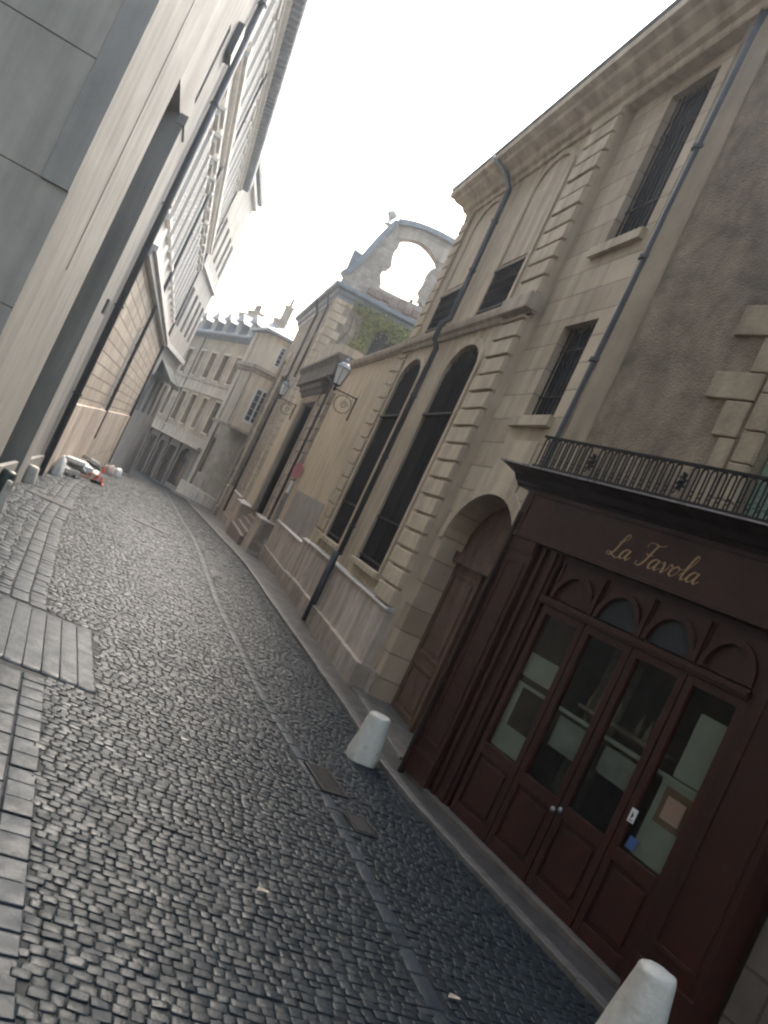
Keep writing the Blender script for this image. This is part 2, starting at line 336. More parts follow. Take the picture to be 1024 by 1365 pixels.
def sett_mesh(name, cells, mat, n, dome, kind='structure'):
    """cells: list of (x, y, w, l, rot, h, tone) -> one sheet of separate rounded setts"""
    g = {4: np.array([-1, -.82, -.3, .3, .82, 1]), 3: np.array([-1, -.86, 0, .86, 1]), 2: np.array([-1, -.8, .8, 1])}[n]
    gg = np.concatenate([[-1.0], g, [1.0]]); V = len(gg)
    U, W = np.meshgrid(gg, gg, indexing='ij'); skirt = np.zeros((V, V), bool); skirt[0, :] = skirt[-1, :] = skirt[:, 0] = skirt[:, -1] = True
    sh = 1 - np.clip(.22 * (U ** 2 + W ** 2) + .55 * np.maximum(np.abs(U), np.abs(W)) ** 8, 0, 1); C = np.array(cells)
    N = len(C); co = np.zeros((N, V * V, 3))
    u = U.ravel(); w = W.ravel(); zz = ((sh.ravel() - 1) * dome); sk = skirt.ravel()
    # round the corners of the plan
    cr = 1 - (.10 if n != 3 else .012) * (np.abs(u) ** 4) * (np.abs(w) ** 4)
    ca, sa = np.cos(C[:, 4])[:, None], np.sin(C[:, 4])[:, None]
    tq = .032 if n != 3 else .0015; tx = rng.normal(0, tq, N)[:, None]; ty = rng.normal(0, tq, N)[:, None]
    lx = u * cr * C[:, 2][:, None] * (1 + rng.normal(0, .025 if n != 3 else .004, (N, V * V))); ly = w * cr * C[:, 3][:, None] * (1 + rng.normal(0, .025 if n != 3 else .002, (N, V * V)))
    co[:, :, 0] = C[:, 0][:, None] + lx * ca - ly * sa; co[:, :, 1] = C[:, 1][:, None] + lx * sa + ly * ca
    gzv = np.where(co[:, :, 1] < 23, 0, np.where(co[:, :, 1] < 29, -.042 * (co[:, :, 1] - 23) ** 2 / 12, -.042 * (co[:, :, 1] - 26)))
    co[:, :, 2] = gzv + C[:, 5][:, None] + zz + lx * tx + ly * ty + rng.normal(0, .0009, (N, V * V))
    co[:, sk, 2] -= .05
    idx = []
    for i in range(V - 1):
        for j in range(V - 1): idx.append((i * V + j, (i + 1) * V + j, (i + 1) * V + j + 1, i * V + j + 1))
    sm = np.array([0 if (i in (0, V - 2) or j in (0, V - 2)) else 1 for i in range(V - 1) for j in range(V - 1)], bool)
    idx = np.array(idx); F = (idx[None] + (np.arange(N) * V * V)[:, None, None]).reshape(-1, 4)
    me = bpy.data.meshes.new(name); me.vertices.add(N * V * V); me.vertices.foreach_set('co', co.ravel())
    me.loops.add(len(F) * 4); me.loops.foreach_set('vertex_index', F.ravel().astype(np.int32)); me.polygons.add(len(F))
    me.polygons.foreach_set('loop_start', (np.arange(len(F)) * 4).astype(np.int32)); me.polygons.foreach_set('use_smooth', np.tile(sm, N))
    a = me.attributes.new('tone', 'FLOAT', 'POINT'); a.data.foreach_set('value', np.repeat(C[:, 6], V * V).astype(np.float32))
    me.update(calc_edges=True); me.validate(); me.materials.append(mat)
    o = bpy.data.objects.new(name, me); col.objects.link(o); tag(o, kind=kind); return o

PATCH = (9.0, 11.4)                             # smooth slab crossing on the left
def in_patch(x, y): return 9.0 < y < 11.45 and x < .20 + (11.4 - y) * .11
near, mid, gutter_c, slabs = [], [], [], []
y = 1.2
while y < 64:
    l = .082 * random.uniform(.88, 1.12)
    xa, xb = sx(y) + .02, kx(y) - .02
    x = xa - random.uniform(0, .1)
    while x < xb - .03:
        w = random.uniform(.075, .13); cx = x + w / 2
        yy = y + .07 * math.sin(cx * 1.7 + y * .35) + random.uniform(-.012, .012)
        if not in_patch(cx, yy) and abs(cx - gx(yy)) > .10:
            tone = min(1, max(0, random.gauss(.45, .25))); hgt = -.006 + random.gauss(0, .0025) 
            (near if y < 15 else mid).append((cx, yy, w / 2 - .0018, l / 2 - .0016, random.gauss(0, .05), hgt, tone))
        x += w
    y += l
y = 1.2
while y < 60:                                   # gutter line of longer stones
    l = random.uniform(.28, .42); slabs_x = gx(y + l / 2)
    rot = math.atan2(-(gx(y + l) - gx(y)), l)
    gutter_c.append((slabs_x, y + l / 2, .075, l / 2 - .006, rot, -.008 + random.gauss(0, .002), random.uniform(.1, .8))); y += l
row = 0; x_off = [.13, .36]
for k, off in enumerate(x_off):                 # left pavement of larger slabs
    y = 1.0 + random.uniform(0, .5)
    while y < 60:
        l = random.uniform(.32, .62) if k % 2 else random.uniform(.18, .3)
        cx = sx(y + l / 2) - off
        if not (8.95 < y + l / 2 < 11.5) and cx > (-2.62 if y > 13.6 else -12):
            hw = .108
            slabs.append((cx, y + l / 2, hw, l / 2 - .008, math.atan2(-(sx(y + l) - sx(y)), l), -.004 + random.gauss(0, .003), random.uniform(0, 1)))
        y += l
lefts = []; y = 1.0
while y < 60:                                   # larger blocks between the seam and the left wall
    l = .15 * random.uniform(.85, 1.15); x = sx(y) - .49; lim = -2.68 if y > 13.6 else sx(y) - 4.2
    while x > lim:
        w = random.uniform(.15, .24)
        if not (8.95 < y + l / 2 < 11.5): lefts.append((x - w / 2, y + l / 2, w / 2 - .003, l / 2 - .003, random.gauss(0, .03), -.006 + random.gauss(0, .002), random.random()))
        x -= w
    y += l
for y0 in [x * .5 for x in range(2, 27)]:       # the open corner on the left, before the first building
    x = sx(y0) - 4.5
    while x > -11:
        if not (8.95 < y0 + .25 < 11.5) or x < -3.9: slabs.append((x, y0 + .25, .24, .24, 0, -.004 + random.gauss(0, .003), random.random()))
        x -= .5
sett_mesh('cobbled_road', near, cob_m, 4, .005); sett_mesh('cobbled_road', mid, cob_m, 2, .005)
sett_mesh('left_setts', lefts, slab_m, 2, .004); sett_mesh('street_gutter', gutter_c, slab_m, 3, .006); sett_mesh('left_pavement', slabs, slab_m, 3, .004)
# smooth slab crossing with long joints and two drainage slots
sl = []
for k in range(26):
    x1 = .30 - k * .19; sl.append((x1 - .095, 10.2, .0940, 1.2, math.atan2(.28, 2.4), -.0095, .2 + .5 * random.random()))
sett_mesh('slab_crossing', sl, slab_m, 3, .002)
# right pavement and kerb
mb = MB(); kb = MB()
ks = [-3, 0, 2.9, 5, 7, 9.2, 10.2, 12, 15, 18, 21, 24.2, 27, 30, 33, 37, 41, 45, 50, 55, 60, 64, 68, 74, 80]
for a, b in zip(ks, ks[1:]):
    wa, wb = 7.5, 7.5
    mb.poly([(kx(a) + .14, a, gz(a) + .035), (wa, a, gz(a) + .035), (wb, b, gz(b) + .035), (kx(b) + .14, b, gz(b) + .035)])
tag(mb.build('right_pavement', pave_m), kind='structure')
y = -3.0
while y < 66:
    l = random.uniform(.8, 1.3); a, b = y + .006, y + l - .006; j = random.gauss(0, .008)
    kb.hexa([(kx(a) + j, a, gz(a) - .06), (kx(a) + .135, a, gz(a) - .06), (kx(b) + .135, b, gz(b) - .06), (kx(b) + j, b, gz(b) - .06),
             (kx(a) + j, a, gz(a) + .045), (kx(a) + .135, a, gz(a) + .043), (kx(b) + .135, b, gz(b) + .043), (kx(b) + j, b, gz(b) + .045)]); y += l
tag(kb.build('kerb', kerb_m, bevel=.008), kind='structure')

# drain grate near the bollard, manhole strips, litter
def grate(name, cx, cy, w, l, rot, n, label):
    t = thing(name, (cx, cy, gz(cy)), label, 'drain')
    F = Frame((cx, cy), (math.cos(rot), math.sin(rot))); z = gz(cy) + .004
    f = MB(); f.box(F, -w / 2, w / 2, -l / 2, -l / 2 + .04, z - .03, z + .008); f.box(F, -w / 2, w / 2, l / 2 - .04, l / 2, z - .03, z + .008)
    f.box(F, -w / 2, -w / 2 + .04, -l / 2 + .04, l / 2 - .04, z - .03, z + .008); f.box(F, w / 2 - .04, w / 2, -l / 2 + .04, l / 2 - .04, z - .03, z + .008); f.build('frame', iron, t)
    p = MB(); p.box(F, -w / 2 + .01, w / 2 - .01, -l / 2 + .01, l / 2 - .01, z - .034, z - .02); p.build('sump', dark_in, t)
    b = MB()
    for k in range(n): u = -w / 2 + .06 + (w - .12) * k / (n - 1); b.box(F, u - .008, u + .008, -l / 2 + .04, l / 2 - .04, z - .028, z + .006)
    b.build('bars', iron, t)
grate('drain_grate', 3.0, 9.05, .32, .72, R(8), 9, 'dark iron drain grate in the cobbles beside the nearer white bollard')
def lid(cx, cy, w, l, rot, label):
    t = thing('manhole_cover', (cx, cy, gz(cy)), label, 'manhole cover'); F = Frame((cx, cy), (math.cos(rot), math.sin(rot))); z = gz(cy) + .014
    m = MB(); m.box(F, -w / 2, w / 2, -l / 2, l / 2, z - .04, z - .008); m.build('frame', joint_m, t, bevel=.006)
    m = MB(); m.box(F, -w / 2 + .04, w / 2 - .04, -l / 2 + .04, l / 2 - .04, z - .02, z - .004); m.build('lid', iron, t, bevel=.003)
lid(.62, 24.7, 1.05, .5, R(-6), 'long dark iron cover across the middle of the far cobbles')
lid(-1.75, 21.4, 1.1, .6, R(-4), 'dark iron cover in the left pavement by the white bollard')
lid(3.2, 8.1, .26, .42, R(8), 'small worn metal cover next to the drain grate')
def leaflet(px, y, s, label):
    m = MB(); z = .014
    m.poly([(px - s, y - s * .3, z), (px + s * .8, y - s * .5, z + .012), (px + s, y + s * .4, z + .004), (px - s * .7, y + s * .3, z + .016)])
    m.poly([(px - s, y - s * .3, z - .004), (px - s * .7, y + s * .3, z + .012), (px + s, y + s * .4, z), (px + s * .8, y - s * .5, z + .008)])
    tag(m.build('fallen_leaf', sandy, origin=(px, y, 0)), label, 'leaf')
leaflet(1.93, 6.05, .05, 'pale fallen leaf on the wet cobbles, left one of two'); leaflet(3.31, 5.45, .05, 'pale fallen leaf on the wet cobbles nearer the shopfront')

# ------------------------------------------------------------------ bollards
def bollard(x, y, h, r0, r1, label, rot=.2, z=None, lean=(0, 0), grp='white stone bollards along the kerb'):
    z = gz(y) if z is None else z
    t = MB(); prof = [(r0 * 1.02, -.05), (r0, .03), (r0 * .97, .08), (r0 + (r1 - r0) * .5, h * .5), (r1 * 1.03, h * .90), (r1 * .96, h * .955), (r1 * .78, h * .985), (r1 * .3, h)]
    t.lathe((x, y, z), prof, 14, rot)
    t.v = [(a + random.uniform(-.010, .010) + lean[0] * (c - z), b + random.uniform(-.010, .010) + lean[1] * (c - z), c + random.uniform(-.005, .005)) for a, b, c in t.v]
    o = t.build('stone_bollard', bollard_m, origin=(x, y, z), smooth=True, bevel=.012); tag(o, label, 'bollard', grp); return o
bollard(3.73, 10.35, .60, .215, .145, 'white stone bollard beside the drain grate in front of the arched door', z=.0)
bollard(4.77, 5.50, .66, .235, .155, 'white stone bollard in the bottom right corner before the shopfront', z=.0)
bollard(-2.53, 22.75, .42, .17, .13, 'small white bollard at the foot of the left wall near the dark pipe')
bollard(-2.16, 17.1, .58, .09, .055, 'slim white guard stone against the left wall at the picture edge')

# ------------------------------------------------------------------ generic parts
def window_fill(par, F, a, b, c, e, rise=0, d=-.22, nx=2, nz=4, frame=white_paint, pane=glass_dark, fw=.05, bars=None, label=None):
    """frame (part) with its pane (sub-part)"""
    fr = MB(); top = e
    fr.box(F, a, a + fw, d, d + .05, c, e); fr.box(F, b - fw, b, d, d + .05, c, e); fr.box(F, a + fw, b - fw, d, d + .05, c, c + fw); fr.box(F, a + fw, b - fw, d, d + .05, e - fw, e)
    for k in range(1, nx): u = a + (b - a) * k / nx; fr.box(F, u - fw * .35, u + fw * .35, d + .002, d + .04, c + fw, e - fw)
    for k in range(1, nz): z = c + (e - c) * k / nz; fr.box(F, a + fw, b - fw, d + .004, d + .036, z - .015, z + .015)
    w = fr.build('window', frame, par)
    if label: w['label'] = label
    p = MB(); p.box(F, a + .003, b - .003, d - .03, d + .012, c + .003, e - .003)
    if rise: arch_panel(p, F, a, b, e, e + .001, rise, d - .03, d + .012) if False else p.prism(F, arch_pts(a, b, e, rise), d - .03, d + .012)
    p.build('pane', pane, w); return w
def drainpipe(par, pts, r, brackets=(), label=None):
    o = MB().tube(pts, r, 10).build('downpipe', pipe_m, par, smooth=True)
    if label: o['label'] = label
    for z in brackets:
        p0 = min(pts, key=lambda p: abs(p[2] - z)); 
        q = None
        for a, b in zip(pts, pts[1:]):
            if min(a[2], b[2]) <= z <= max(a[2], b[2]) and a[2] != b[2]:
                t = (z - a[2]) / (b[2] - a[2]); q = [a[i] + (b[i] - a[i]) * t for i in range(3)]
        if q: MB().lathe((q[0], q[1], q[2] - .025), [(r * 1.35, 0), (r * 1.35, .05)], 12).build('bracket', pipe_m, o)
    return o

# ================================================================== RIGHT SIDE
G = Frame((4.54, 0), (0, 1))                    # main right-hand facade plane, u = y
# ---- plaster building behind the shop
S = Frame((4.31, 10.31), DS, -1)                # shopfront plane, u grows towards the viewer
t = thing('plaster_building', S(0, -.35, 0), 'tall building of dark stained roughcast plaster with pale quoins above the red shopfront', 'building')
w = MB(); wall(w, S, -.60, 2.02, -.1, 13.2, [(-.02, 2.019, .02, 3.95)], d=-.35, depth=.5); wall(w, S, 3.9, 14, 4.05, 13.2, [], d=-.35)
wall(w, S, 2.02, 3.9, 3.95, 13.2, [(2.68, 3.75, 4.35, 6.6)], d=-.35); wall(w, S, 3.9, 4.70, 3.95, 4.05, [], d=-.35)
body(w, S, -.60, 14, -.1, 13.2, 7, d=-.9); w.poly([S(-.6, -.35, 13.2), S(14, -.35, 13.2), S(14, -.9, 13.2), S(-.6, -.9, 13.2)])
w.build('wall', plaster, t)
q = MB(); z = 3.98; i = 0; hs_ = [.34, .42, .36, .42, .33, .42, .38, .36, .40, .34, .42, .36, .40, .36, .42, .38, .4, .36, .42, .4, .36, .42]
for h in hs_:
    ul = (2.02 + random.uniform(-.05, .05)) if i % 2 else 1.72 + random.uniform(-.08, .06)
    if i % 3 == 2: ul = 2.1
    q.box(S, ul, 2.36 + random.uniform(-.04, .04), -.38, -.315 + random.uniform(-.012, .012), z + .004, z + h - .004 + random.uniform(-.01, 0)); q.box(S, 2.40, 2.66, -.38, -.30 + random.uniform(-.012, .012), z + .10, z + h + .092); z += h; i += 1
    if z > 12.6: break
q.parts('quoin', quoin_m, t, bevel=.016, gap=0)
q = MB(); wall(q, S, 4.78, 14, -.1, 4.02, [], d=-.28); q.poly([S(4.78, -.28, -.1), S(4.78, -.5, -.1), S(4.78, -.5, 4.02), S(4.78, -.28, 4.02)]); q.poly([S(4.78, -.28, 4.02), S(14, -.28, 4.02), S(14, -.4, 4.02), S(4.78, -.4, 4.02)])
M_base = M('brown_ground_floor_stone', (.17, .14, .115), (.11, .09, .075), brick=(.8, .42, .014, .6), D=DS, nscale=2.5, streak=.3); q.build('ground_floor_stone', M_base, t)
m = MB(); m.box(S, -.42, .02, -.36, -.325, 4.0, 12.58); m.build('plaster_band', M('paler_smooth_plaster', (.33, .265, .18), (.24, .195, .135), nscale=1.5, streak=.3, bump=.3), t, bevel=.01)
sh = MB(); sh.box(S, 2.70, 3.20, -.50, -.46, 4.37, 6.58)
for k in range(34): zz = 4.45 + k * .062; sh.box(S, 2.76, 3.14, -.46, -.45, zz, zz + .045)
o = sh.build('shutter', green_sh, t); o['label'] = 'pale green louvred shutter'
sh = MB(); sh.box(S, 3.22, 3.73, -.50, -.46, 4.37, 6.58); sh.build('shutter', green_sh, t)
cor = MB(); cor.profile(S, [(-.35, 12.6), (-.2, 12.7), (.2, 13.0), (.25, 13.2), (-.35, 13.2)], -.5, 14); cor.build('cornice', stone, t)

# ---- the shopfront
SW = 4.72
t = thing('shopfront', S(0, 0, 0), 'dark red wooden restaurant front with glazed doors and gold script lettering', 'shopfront')
ZB, ZF0, ZF1 = .10, 3.32, 3.92
m = MB(); m.box(S, .02, SW - .02, -.14, .03, .0, ZB); m.build('threshold', stone_dark, t, bevel=.01)
# end pilasters
for (a, b) in ((0, .52), (4.10, SW)):
    m = MB(); m.box(S, a, b, -.3, .02, ZB, ZF0)
    m.box(S, a - .015 if a else a, b + .015, .02, .05, ZB, .42); m.box(S, a + .0, b, .02, .045, ZF0 - .16, ZF0)
    m.box(S, a + .07, b - .07, .02, .036, .56, .60); m.box(S, a + .07, b - .07, .02, .036, 3.0, 3.04); m.box(S, a + .07, a + .11, .02, .036, .60, 3.0); m.box(S, b - .11, b - .07, .02, .036, .60, 3.0)
    m.build('pilaster', wood_red, t, bevel=.004)
m = MB(); m.box(S, -.05, .0, -.36, .08, .0, ZF0 + .3); m.build('edge_board', wood_dark, t, bevel=.004)
# splayed reveal between the pilaster and the glazing
m = MB()
for a, b in ((.52, .92), (3.98, 4.10)):
    m.box(S, a, b, -.30, -.06, ZB, ZF0)
m.box(S, .60, .66, -.06, -.02, ZB, ZF0 - .02); m.box(S, .80, .86, -.06, -.03, ZB, ZF0 - .02)
m.box(S, .92, 3.98, -.30, -.10, 3.22, ZF0)
m.parts('side_panelling', wood_red2, t, bevel=.004)
# fascia
m = MB(); m.box(S, -.06, SW + .02, -.30, .05, ZF0, ZF1); m.box(S, .02, SW - .05, .05, .075, ZF0, ZF0 + .05); m.box(S, .02, SW - .05, .05, .07, ZF1 - .05, ZF1)
m.box(S, .06, .09, .05, .065, ZF0 + .06, ZF1 - .06)
fa = m.build('fascia', wood_red, t, bevel=.004)
m = MB(); m.profile(S, [(-.30, 3.92), (.07, 3.92), (.10, 3.96), (.14, 3.98), (.20, 4.05), (.30, 4.075), (.41, 4.10), (.43, 4.11), (-.30, 4.11)], -.32, SW + .35)
co = m.build('cornice', wood_dark, t)
m = MB(); m.box(S, -.37, SW + .37, .38, .45, 4.112, 4.130); m.box(S, -.37, SW + .37, -.33, .38, 4.112, 4.124); m.build('flashing', metal_edge, co)
# lettering
def strokes():
    cap = 1.0
    L = {
     'L': [[(.34, .60), (.52, .68), (.70, .86), (.66, 1.0), (.54, .92), (.45, .62), (.33, .22), (.18, .02), (.03, .02), (.02, .13), (.15, .14), (.34, .03), (.56, -.03), (.74, .12)]],
     'a': [[(.40, .34), (.28, .42), (.12, .30), (.06, .10), (.14, .0), (.28, .10), (.40, .36)], [(.43, .42), (.35, .14), (.40, .0), (.56, .14)]],
     'F': [[(.16, .76), (.20, .94), (.42, .97), (.70, .92), (.92, 1.02)], [(.60, .92), (.50, .60), (.38, .22), (.22, .0), (.04, .02), (.06, .16)], [(.30, .50), (.46, .46), (.62, .52)]],
     'v': [[(.02, .32), (.12, .42), (.18, .26), (.18, .0), (.36, .20), (.42, .42), (.52, .34)]],
     'o': [[(.30, .42), (.12, .30), (.06, .10), (.16, .0), (.32, .12), (.38, .32), (.28, .42), (.40, .34), (.52, .38)]],
     'r': [[(.02, .26), (.14, .42), (.2, .34), (.34, .38), (.3, .2), (.3, .0), (.46, .14)]],
     'l': [[(.02, .12), (.30, .56), (.42, .90), (.34, 1.0), (.24, .74), (.14, .16), (.20, .0), (.36, .14)]]}
    adv = {'L': .64, 'a': .52, 'F': .58, 'v': .46, 'o': .46, 'l': .32}
    out = []; x = 0
    for ch in 'La Favola':
        if ch == ' ': x += .34; continue
        for s_ in L[ch]: out.append([(x + px, py) for px, py in s_])
        x += adv[ch] * (1.0)
    return out, x
st, totw = strokes(); lm = MB()
U0, U1, Z0, Hc = 1.70, 3.02, 3.475, .27; su = (U1 - U0) / totw
for s_ in st:
    P = []
    pts = [s_[0]] + s_ + [s_[-1]]
    for i in range(1, len(pts) - 2):
        p0, p1, p2, p3 = pts[i - 1:i + 3]
        for k in range(6):
            q_ = k / 6; P.append(tuple(.5 * (2 * p1[j] + (p2[j] - p0[j]) * q_ + (2 * p0[j] - 5 * p1[j] + 4 * p2[j] - p3[j]) * q_ ** 2 + (-p0[j] + 3 * p1[j] - 3 * p2[j] + p3[j]) * q_ ** 3) for j in (0, 1)))
    P.append(s_[-1])
    # to wall coordinates: text reads with u growing, slanted
    W_ = [(U0 + (px + .0) * su + py * Hc * .16, Z0 + py * Hc) for px, py in P]
    for a, b in zip(W_, W_[1:]):
        du, dz = b[0] - a[0], b[1] - a[1]; ln = math.hypot(du, dz)
        if ln < 1e-5: continue
        wd = .0034 + .0080 * max(0, -dz / ln) ; nu, nz = -dz / ln * wd, du / ln * wd
        lm.prism(S, [(a[0] + nu, a[1] + nz), (b[0] + nu, b[1] + nz), (b[0] - nu, b[1] - nz), (a[0] - nu, a[1] - nz)], .0515, .0555 + random.random() * .0008)
lm.parts('letter', gold, fa, gap=.002)
# glazed bays: fixed window, two door leaves, fixed window ; arches above
BAYS = [(.98, 1.74, 'shop_window'), (1.76, 2.50, 'door_leaf'), (2.52, 3.26, 'door_leaf'), (3.28, 3.98, 'shop_window')]
ztr = 2.70
m = MB(); m.box(S, .92, 3.98, -.16, -.03, ztr, ztr + .09); m.box(S, .92, 3.98, -.03, -.005, ztr + .03, ztr + .07); m.build('transom', wood_red, t, bevel=.004)
for n_, (a, b, nm) in enumerate(BAYS):
    m = MB(); d0, d1 = -.14, -.07
    m.box(S, a, a + .085, d0, d1, ZB, ztr); m.box(S, b - .085, b, d0, d1, ZB, ztr); m.box(S, a + .085, b - .085, d0, d1, .86, .99); m.box(S, a + .085, b - .085, d0, d1, ztr - .09, ztr); m.box(S, a + .085, b - .085, d0, d1, ZB, ZB + .14)
    m.box(S, a + .085, b - .085, d0 + .01, d1 - .03, ZB + .14, .86)             # lower panel
    m.box(S, a + .14, b - .14, d1 - .03, d1 - .008, ZB + .2, .80)
    lf = m.build(nm, wood_red, t, bevel=.006)
    g_ = MB(); g_.box(S, a + .083, b - .083, -.112, -.106, .985, ztr - .085); g_.build('glass', glass, lf)
    # arched fanlight
    m = MB(); ca, cb = a + .03, b - .03
    P = arch_pts(ca, cb, ztr + .11, .36, 16); Q = arch_pts(ca + .06, cb - .06, ztr + .11, .30, 16)
    for k in range(16):
        m.hexa([S(P[k][0], -.13, P[k][1]), S(P[k + 1][0], -.13, P[k + 1][1]), S(Q[k + 1][0], -.13, Q[k + 1][1]), S(Q[k][0], -.13, Q[k][1]), S(P[k][0], -.06, P[k][1]), S(P[k + 1][0], -.06, P[k + 1][1]), S(Q[k + 1][0], -.06, Q[k + 1][1]), S(Q[k][0], -.06, Q[k][1])])
        m.poly([S(P[k][0], -.10, P[k][1]), S(P[k + 1][0], -.10, P[k + 1][1]), S(P[k + 1][0], -.10, 3.23), S(P[k][0], -.10, 3.23)])
    m.box(S, a, ca, -.13, -.085, ztr + .09, 3.23); m.box(S, cb, b, -.13, -.085, ztr + .09, 3.23)
    m.box(S, b - .03, b + .03, -.085, -.05, ztr + .1, 3.22) if n_ < 3 else None
    fn = m.build('fanlight', wood_red, t)
    g_ = MB(); g_.prism(S, [(q_[0], q_[1]) for q_ in Q], -.118, -.110); g_.build('fanlight_panel', wood_red2 if n_ in (0, 3) else glass_dark, fn)
# interior seen through the glass
m = MB(); m.box(S, .3, 4.4, -2.6, -2.55, .0, 3.3); m.box(S, .3, 4.4, -2.55, -.31, .0, .03); m.box(S, .3, 4.4, -2.55, -.31, 3.25, 3.3); m.box(S, .28, .3, -2.6, -.31, 0, 3.3); m.box(S, 4.4, 4.42, -2.6, -.31, 0, 3.3); m.build('interior', brown_in, t)
m = MB(); m.box(S, .98, 3.98, -.168, -.15, 1.745, 1.785); m.build('curtain_rail', cream, t)
m = MB(); m.box(S, 1.02, 1.16, -.165, -.158, 1.0, 1.744); m.box(S, 1.16, 1.62, -.165, -.158, 1.0, 1.28); m.box(S, 1.02, 1.62, -.165, -.158, 1.86, 2.14); m.box(S, 3.44, 3.90, -.165, -.158, 1.0, 1.744); m.box(S, 3.52, 3.90, -.165, -.158, 1.80, 2.42); m.parts('curtain', cream, t)
m = MB(); m.box(S, 1.86, 2.42, -.20, -.19, 1.36, 1.70); m.box(S, 2.62, 3.16, -.20, -.19, 1.42, 1.70); m.parts('back_shelf', M('dull_olive_cloth', (.20, .21, .18), streak=0), t)
m = MB()
for u in (1.95, 2.08, 2.2, 2.36, 2.7, 2.82, 2.95, 3.08): m.lathe(S(u, -.42, 1.9), [(.03, 0), (.034, .1), (.014, .16), (.013, .21)], 8)
m.box(S, 1.85, 3.2, -.5, -.36, 1.86, 1.895); m.parts('bottle_shelf', brown_in, t)
m = MB(); m.box(S, 3.52, 3.86, -.157, -.150, 1.36, 1.70); pf = m.build('menu_frame', wood_amber, t); m = MB(); m.box(S, 3.58, 3.80, -.150, -.146, 1.42, 1.63); m.build('menu_print', paper_m, pf)
m = MB(); m.box(S, 3.42, 3.52, -.104, -.1015, 1.03, 1.14); m.build('sticker', blue_m, t)
m = MB(); m.box(S, 3.345, 3.425, -.066, -.062, 1.24, 1.37); so_ = m.build('small_notice', white_paint, t)
m = MB(); m.prism(S, [(3.372, 1.27), (3.40, 1.305), (3.372, 1.34)], -.0615, -.0595); m.box(S, 3.362, 3.41, -.0615, -.0595, 1.255, 1.263); m.build('arrow_mark', iron, so_)
m = MB(); m.lathe(S(2.47, -.055, .88), [(.012, -.03), (.03, -.015), (.03, .015), (.012, .03)], 10); m.build('door_knob', metal_edge, t, smooth=True)
m = MB(); m.lathe(S(2.56, -.055, .92), [(.010, -.03), (.022, -.015), (.022, .015), (.010, .03)], 10); m.build('door_knob', metal_edge, t, smooth=True)

# ---- wrought iron railing on the shop cornice
t = thing('balcony_railing', S(0, .1, 4.13), 'low black wrought iron railing of small hoops on top of the shop cornice', 'railing')
zb, zt = 4.19, 4.54; dr = .30
m = MB(); m.box(S, .12, 4.9, dr - .016, dr + .016, zt, zt + .03); m.box(S, .12, 4.9, dr - .012, dr + .012, zb - .022, zb); m.parts('rail', iron, t)
m = MB()
for k in range(9): u = .14 + k * .59; m.box(S, u - .01, u + .01, dr - .01, dr + .01, 4.128, zb - .022)
m.parts('foot', iron, t)
ros = (8, 20, 32)
for k in range(40):
    u = .20 + k * .117
    if k in ros:
        m = MB()
        for j in range(8):
            th = j * math.pi / 4; m.tube([S(u + .012 * math.cos(th), dr, (zb + zt) / 2 + .012 * math.sin(th)), S(u + .055 * math.cos(th + .25), dr, (zb + zt) / 2 + .10 * math.sin(th + .25))], [.012, .016], 6)
        m.lathe(S(u, dr, (zb + zt) / 2 - .03), [(.02, 0), (.04, .03), (.02, .06)], 8); m.build('rosette', iron, t); continue
    m = MB(); P = [S(u - .036, dr, zb)] + [S(u - .036 * math.cos(math.pi * i / 8), dr, zt - .045 + .042 * math.sin(math.pi * i / 8)) for i in range(9)] + [S(u + .036, dr, zb)]
    m.tube(P, .0105, 6); c_ = [S(u + .058 + .021 * math.cos(i * math.pi / 5), dr, zb + .075 + .028 * math.sin(i * math.pi / 5)) for i in range(11)]; m.tube(c_, .008, 5, cap=False)
    m.build('hoop', iron, t)

# ---- the stone mansion with tall grilled windows
T1 = 'large pale stone mansion with banded pilasters, tall grilled windows and an arched carriage door'
t = thing('stone_mansion', (4.54, 17, 0), T1, 'building')
Gr = G.off(-.15)
UJ = 14.30                                      # where the pavilion steps forward
m = MB(); wall(m, Gr, 10.6, UJ, .0, 11.2, [(11.15, 13.95, .0, 2.95, .90), (11.82, 12.98, 5.15, 6.72), (11.68, 12.98, 8.08, 10.70)], depth=.62)
wj = m.build('wall', stone_ashlar, t)
m = MB(); HL = [(16.02, 18.02, 1.86, 6.15, .55), (20.10, 21.98, 1.84, 6.15, .55)]
wall(m, G, UJ, 22.9, -.1, 11.2, HL + [(15.98, 17.62, 7.46, 8.40), (19.70, 21.45, 7.46, 8.44)], depth=.34)
body(m, G, UJ, 22.9, -.1, 11.2, 9); wj2 = m.build('wall', stone, t)
m = MB(); body(m, Gr, 10.6, UJ - .02, .0, 11.2, 9, d=-.7); m.build('wall_body', stone, t)
# arched door, recessed
Gd = Gr.off(-.40)
m = MB(); m.prism(Gd, [(13.95, 0), (11.15, 0)] + arch_pts(11.15, 13.95, 2.95, .90), -.06, .0); dl = m.build('carriage_door', wood_brown, t)
m = MB(); m.box(Gd, 11.15, 13.95, .0, .10, 2.68, 2.86); m.box(Gd, 12.5, 12.6, .0, .07, .05, 2.68); m.box(Gd, 12.35, 12.41, .0, .05, 2.86, 3.8)
for (a, b) in ((12.72, 13.78), (11.32, 12.38)):
    for (c, e) in ((.15, .95), (1.1, 2.55)):
        m.box(Gd, a, b, .0, .03, c, c + .05); m.box(Gd, a, b, .0, .03, e - .05, e); m.box(Gd, a, a + .05, .0, .03, c + .05, e - .05); m.box(Gd, b - .05, b, .0, .03, c + .05, e - .05); m.box(Gd, a + .12, b - .12, .0, .02, c + .12, e - .12)
m.parts('door_panelling', wood_brown, dl, bevel=.006)
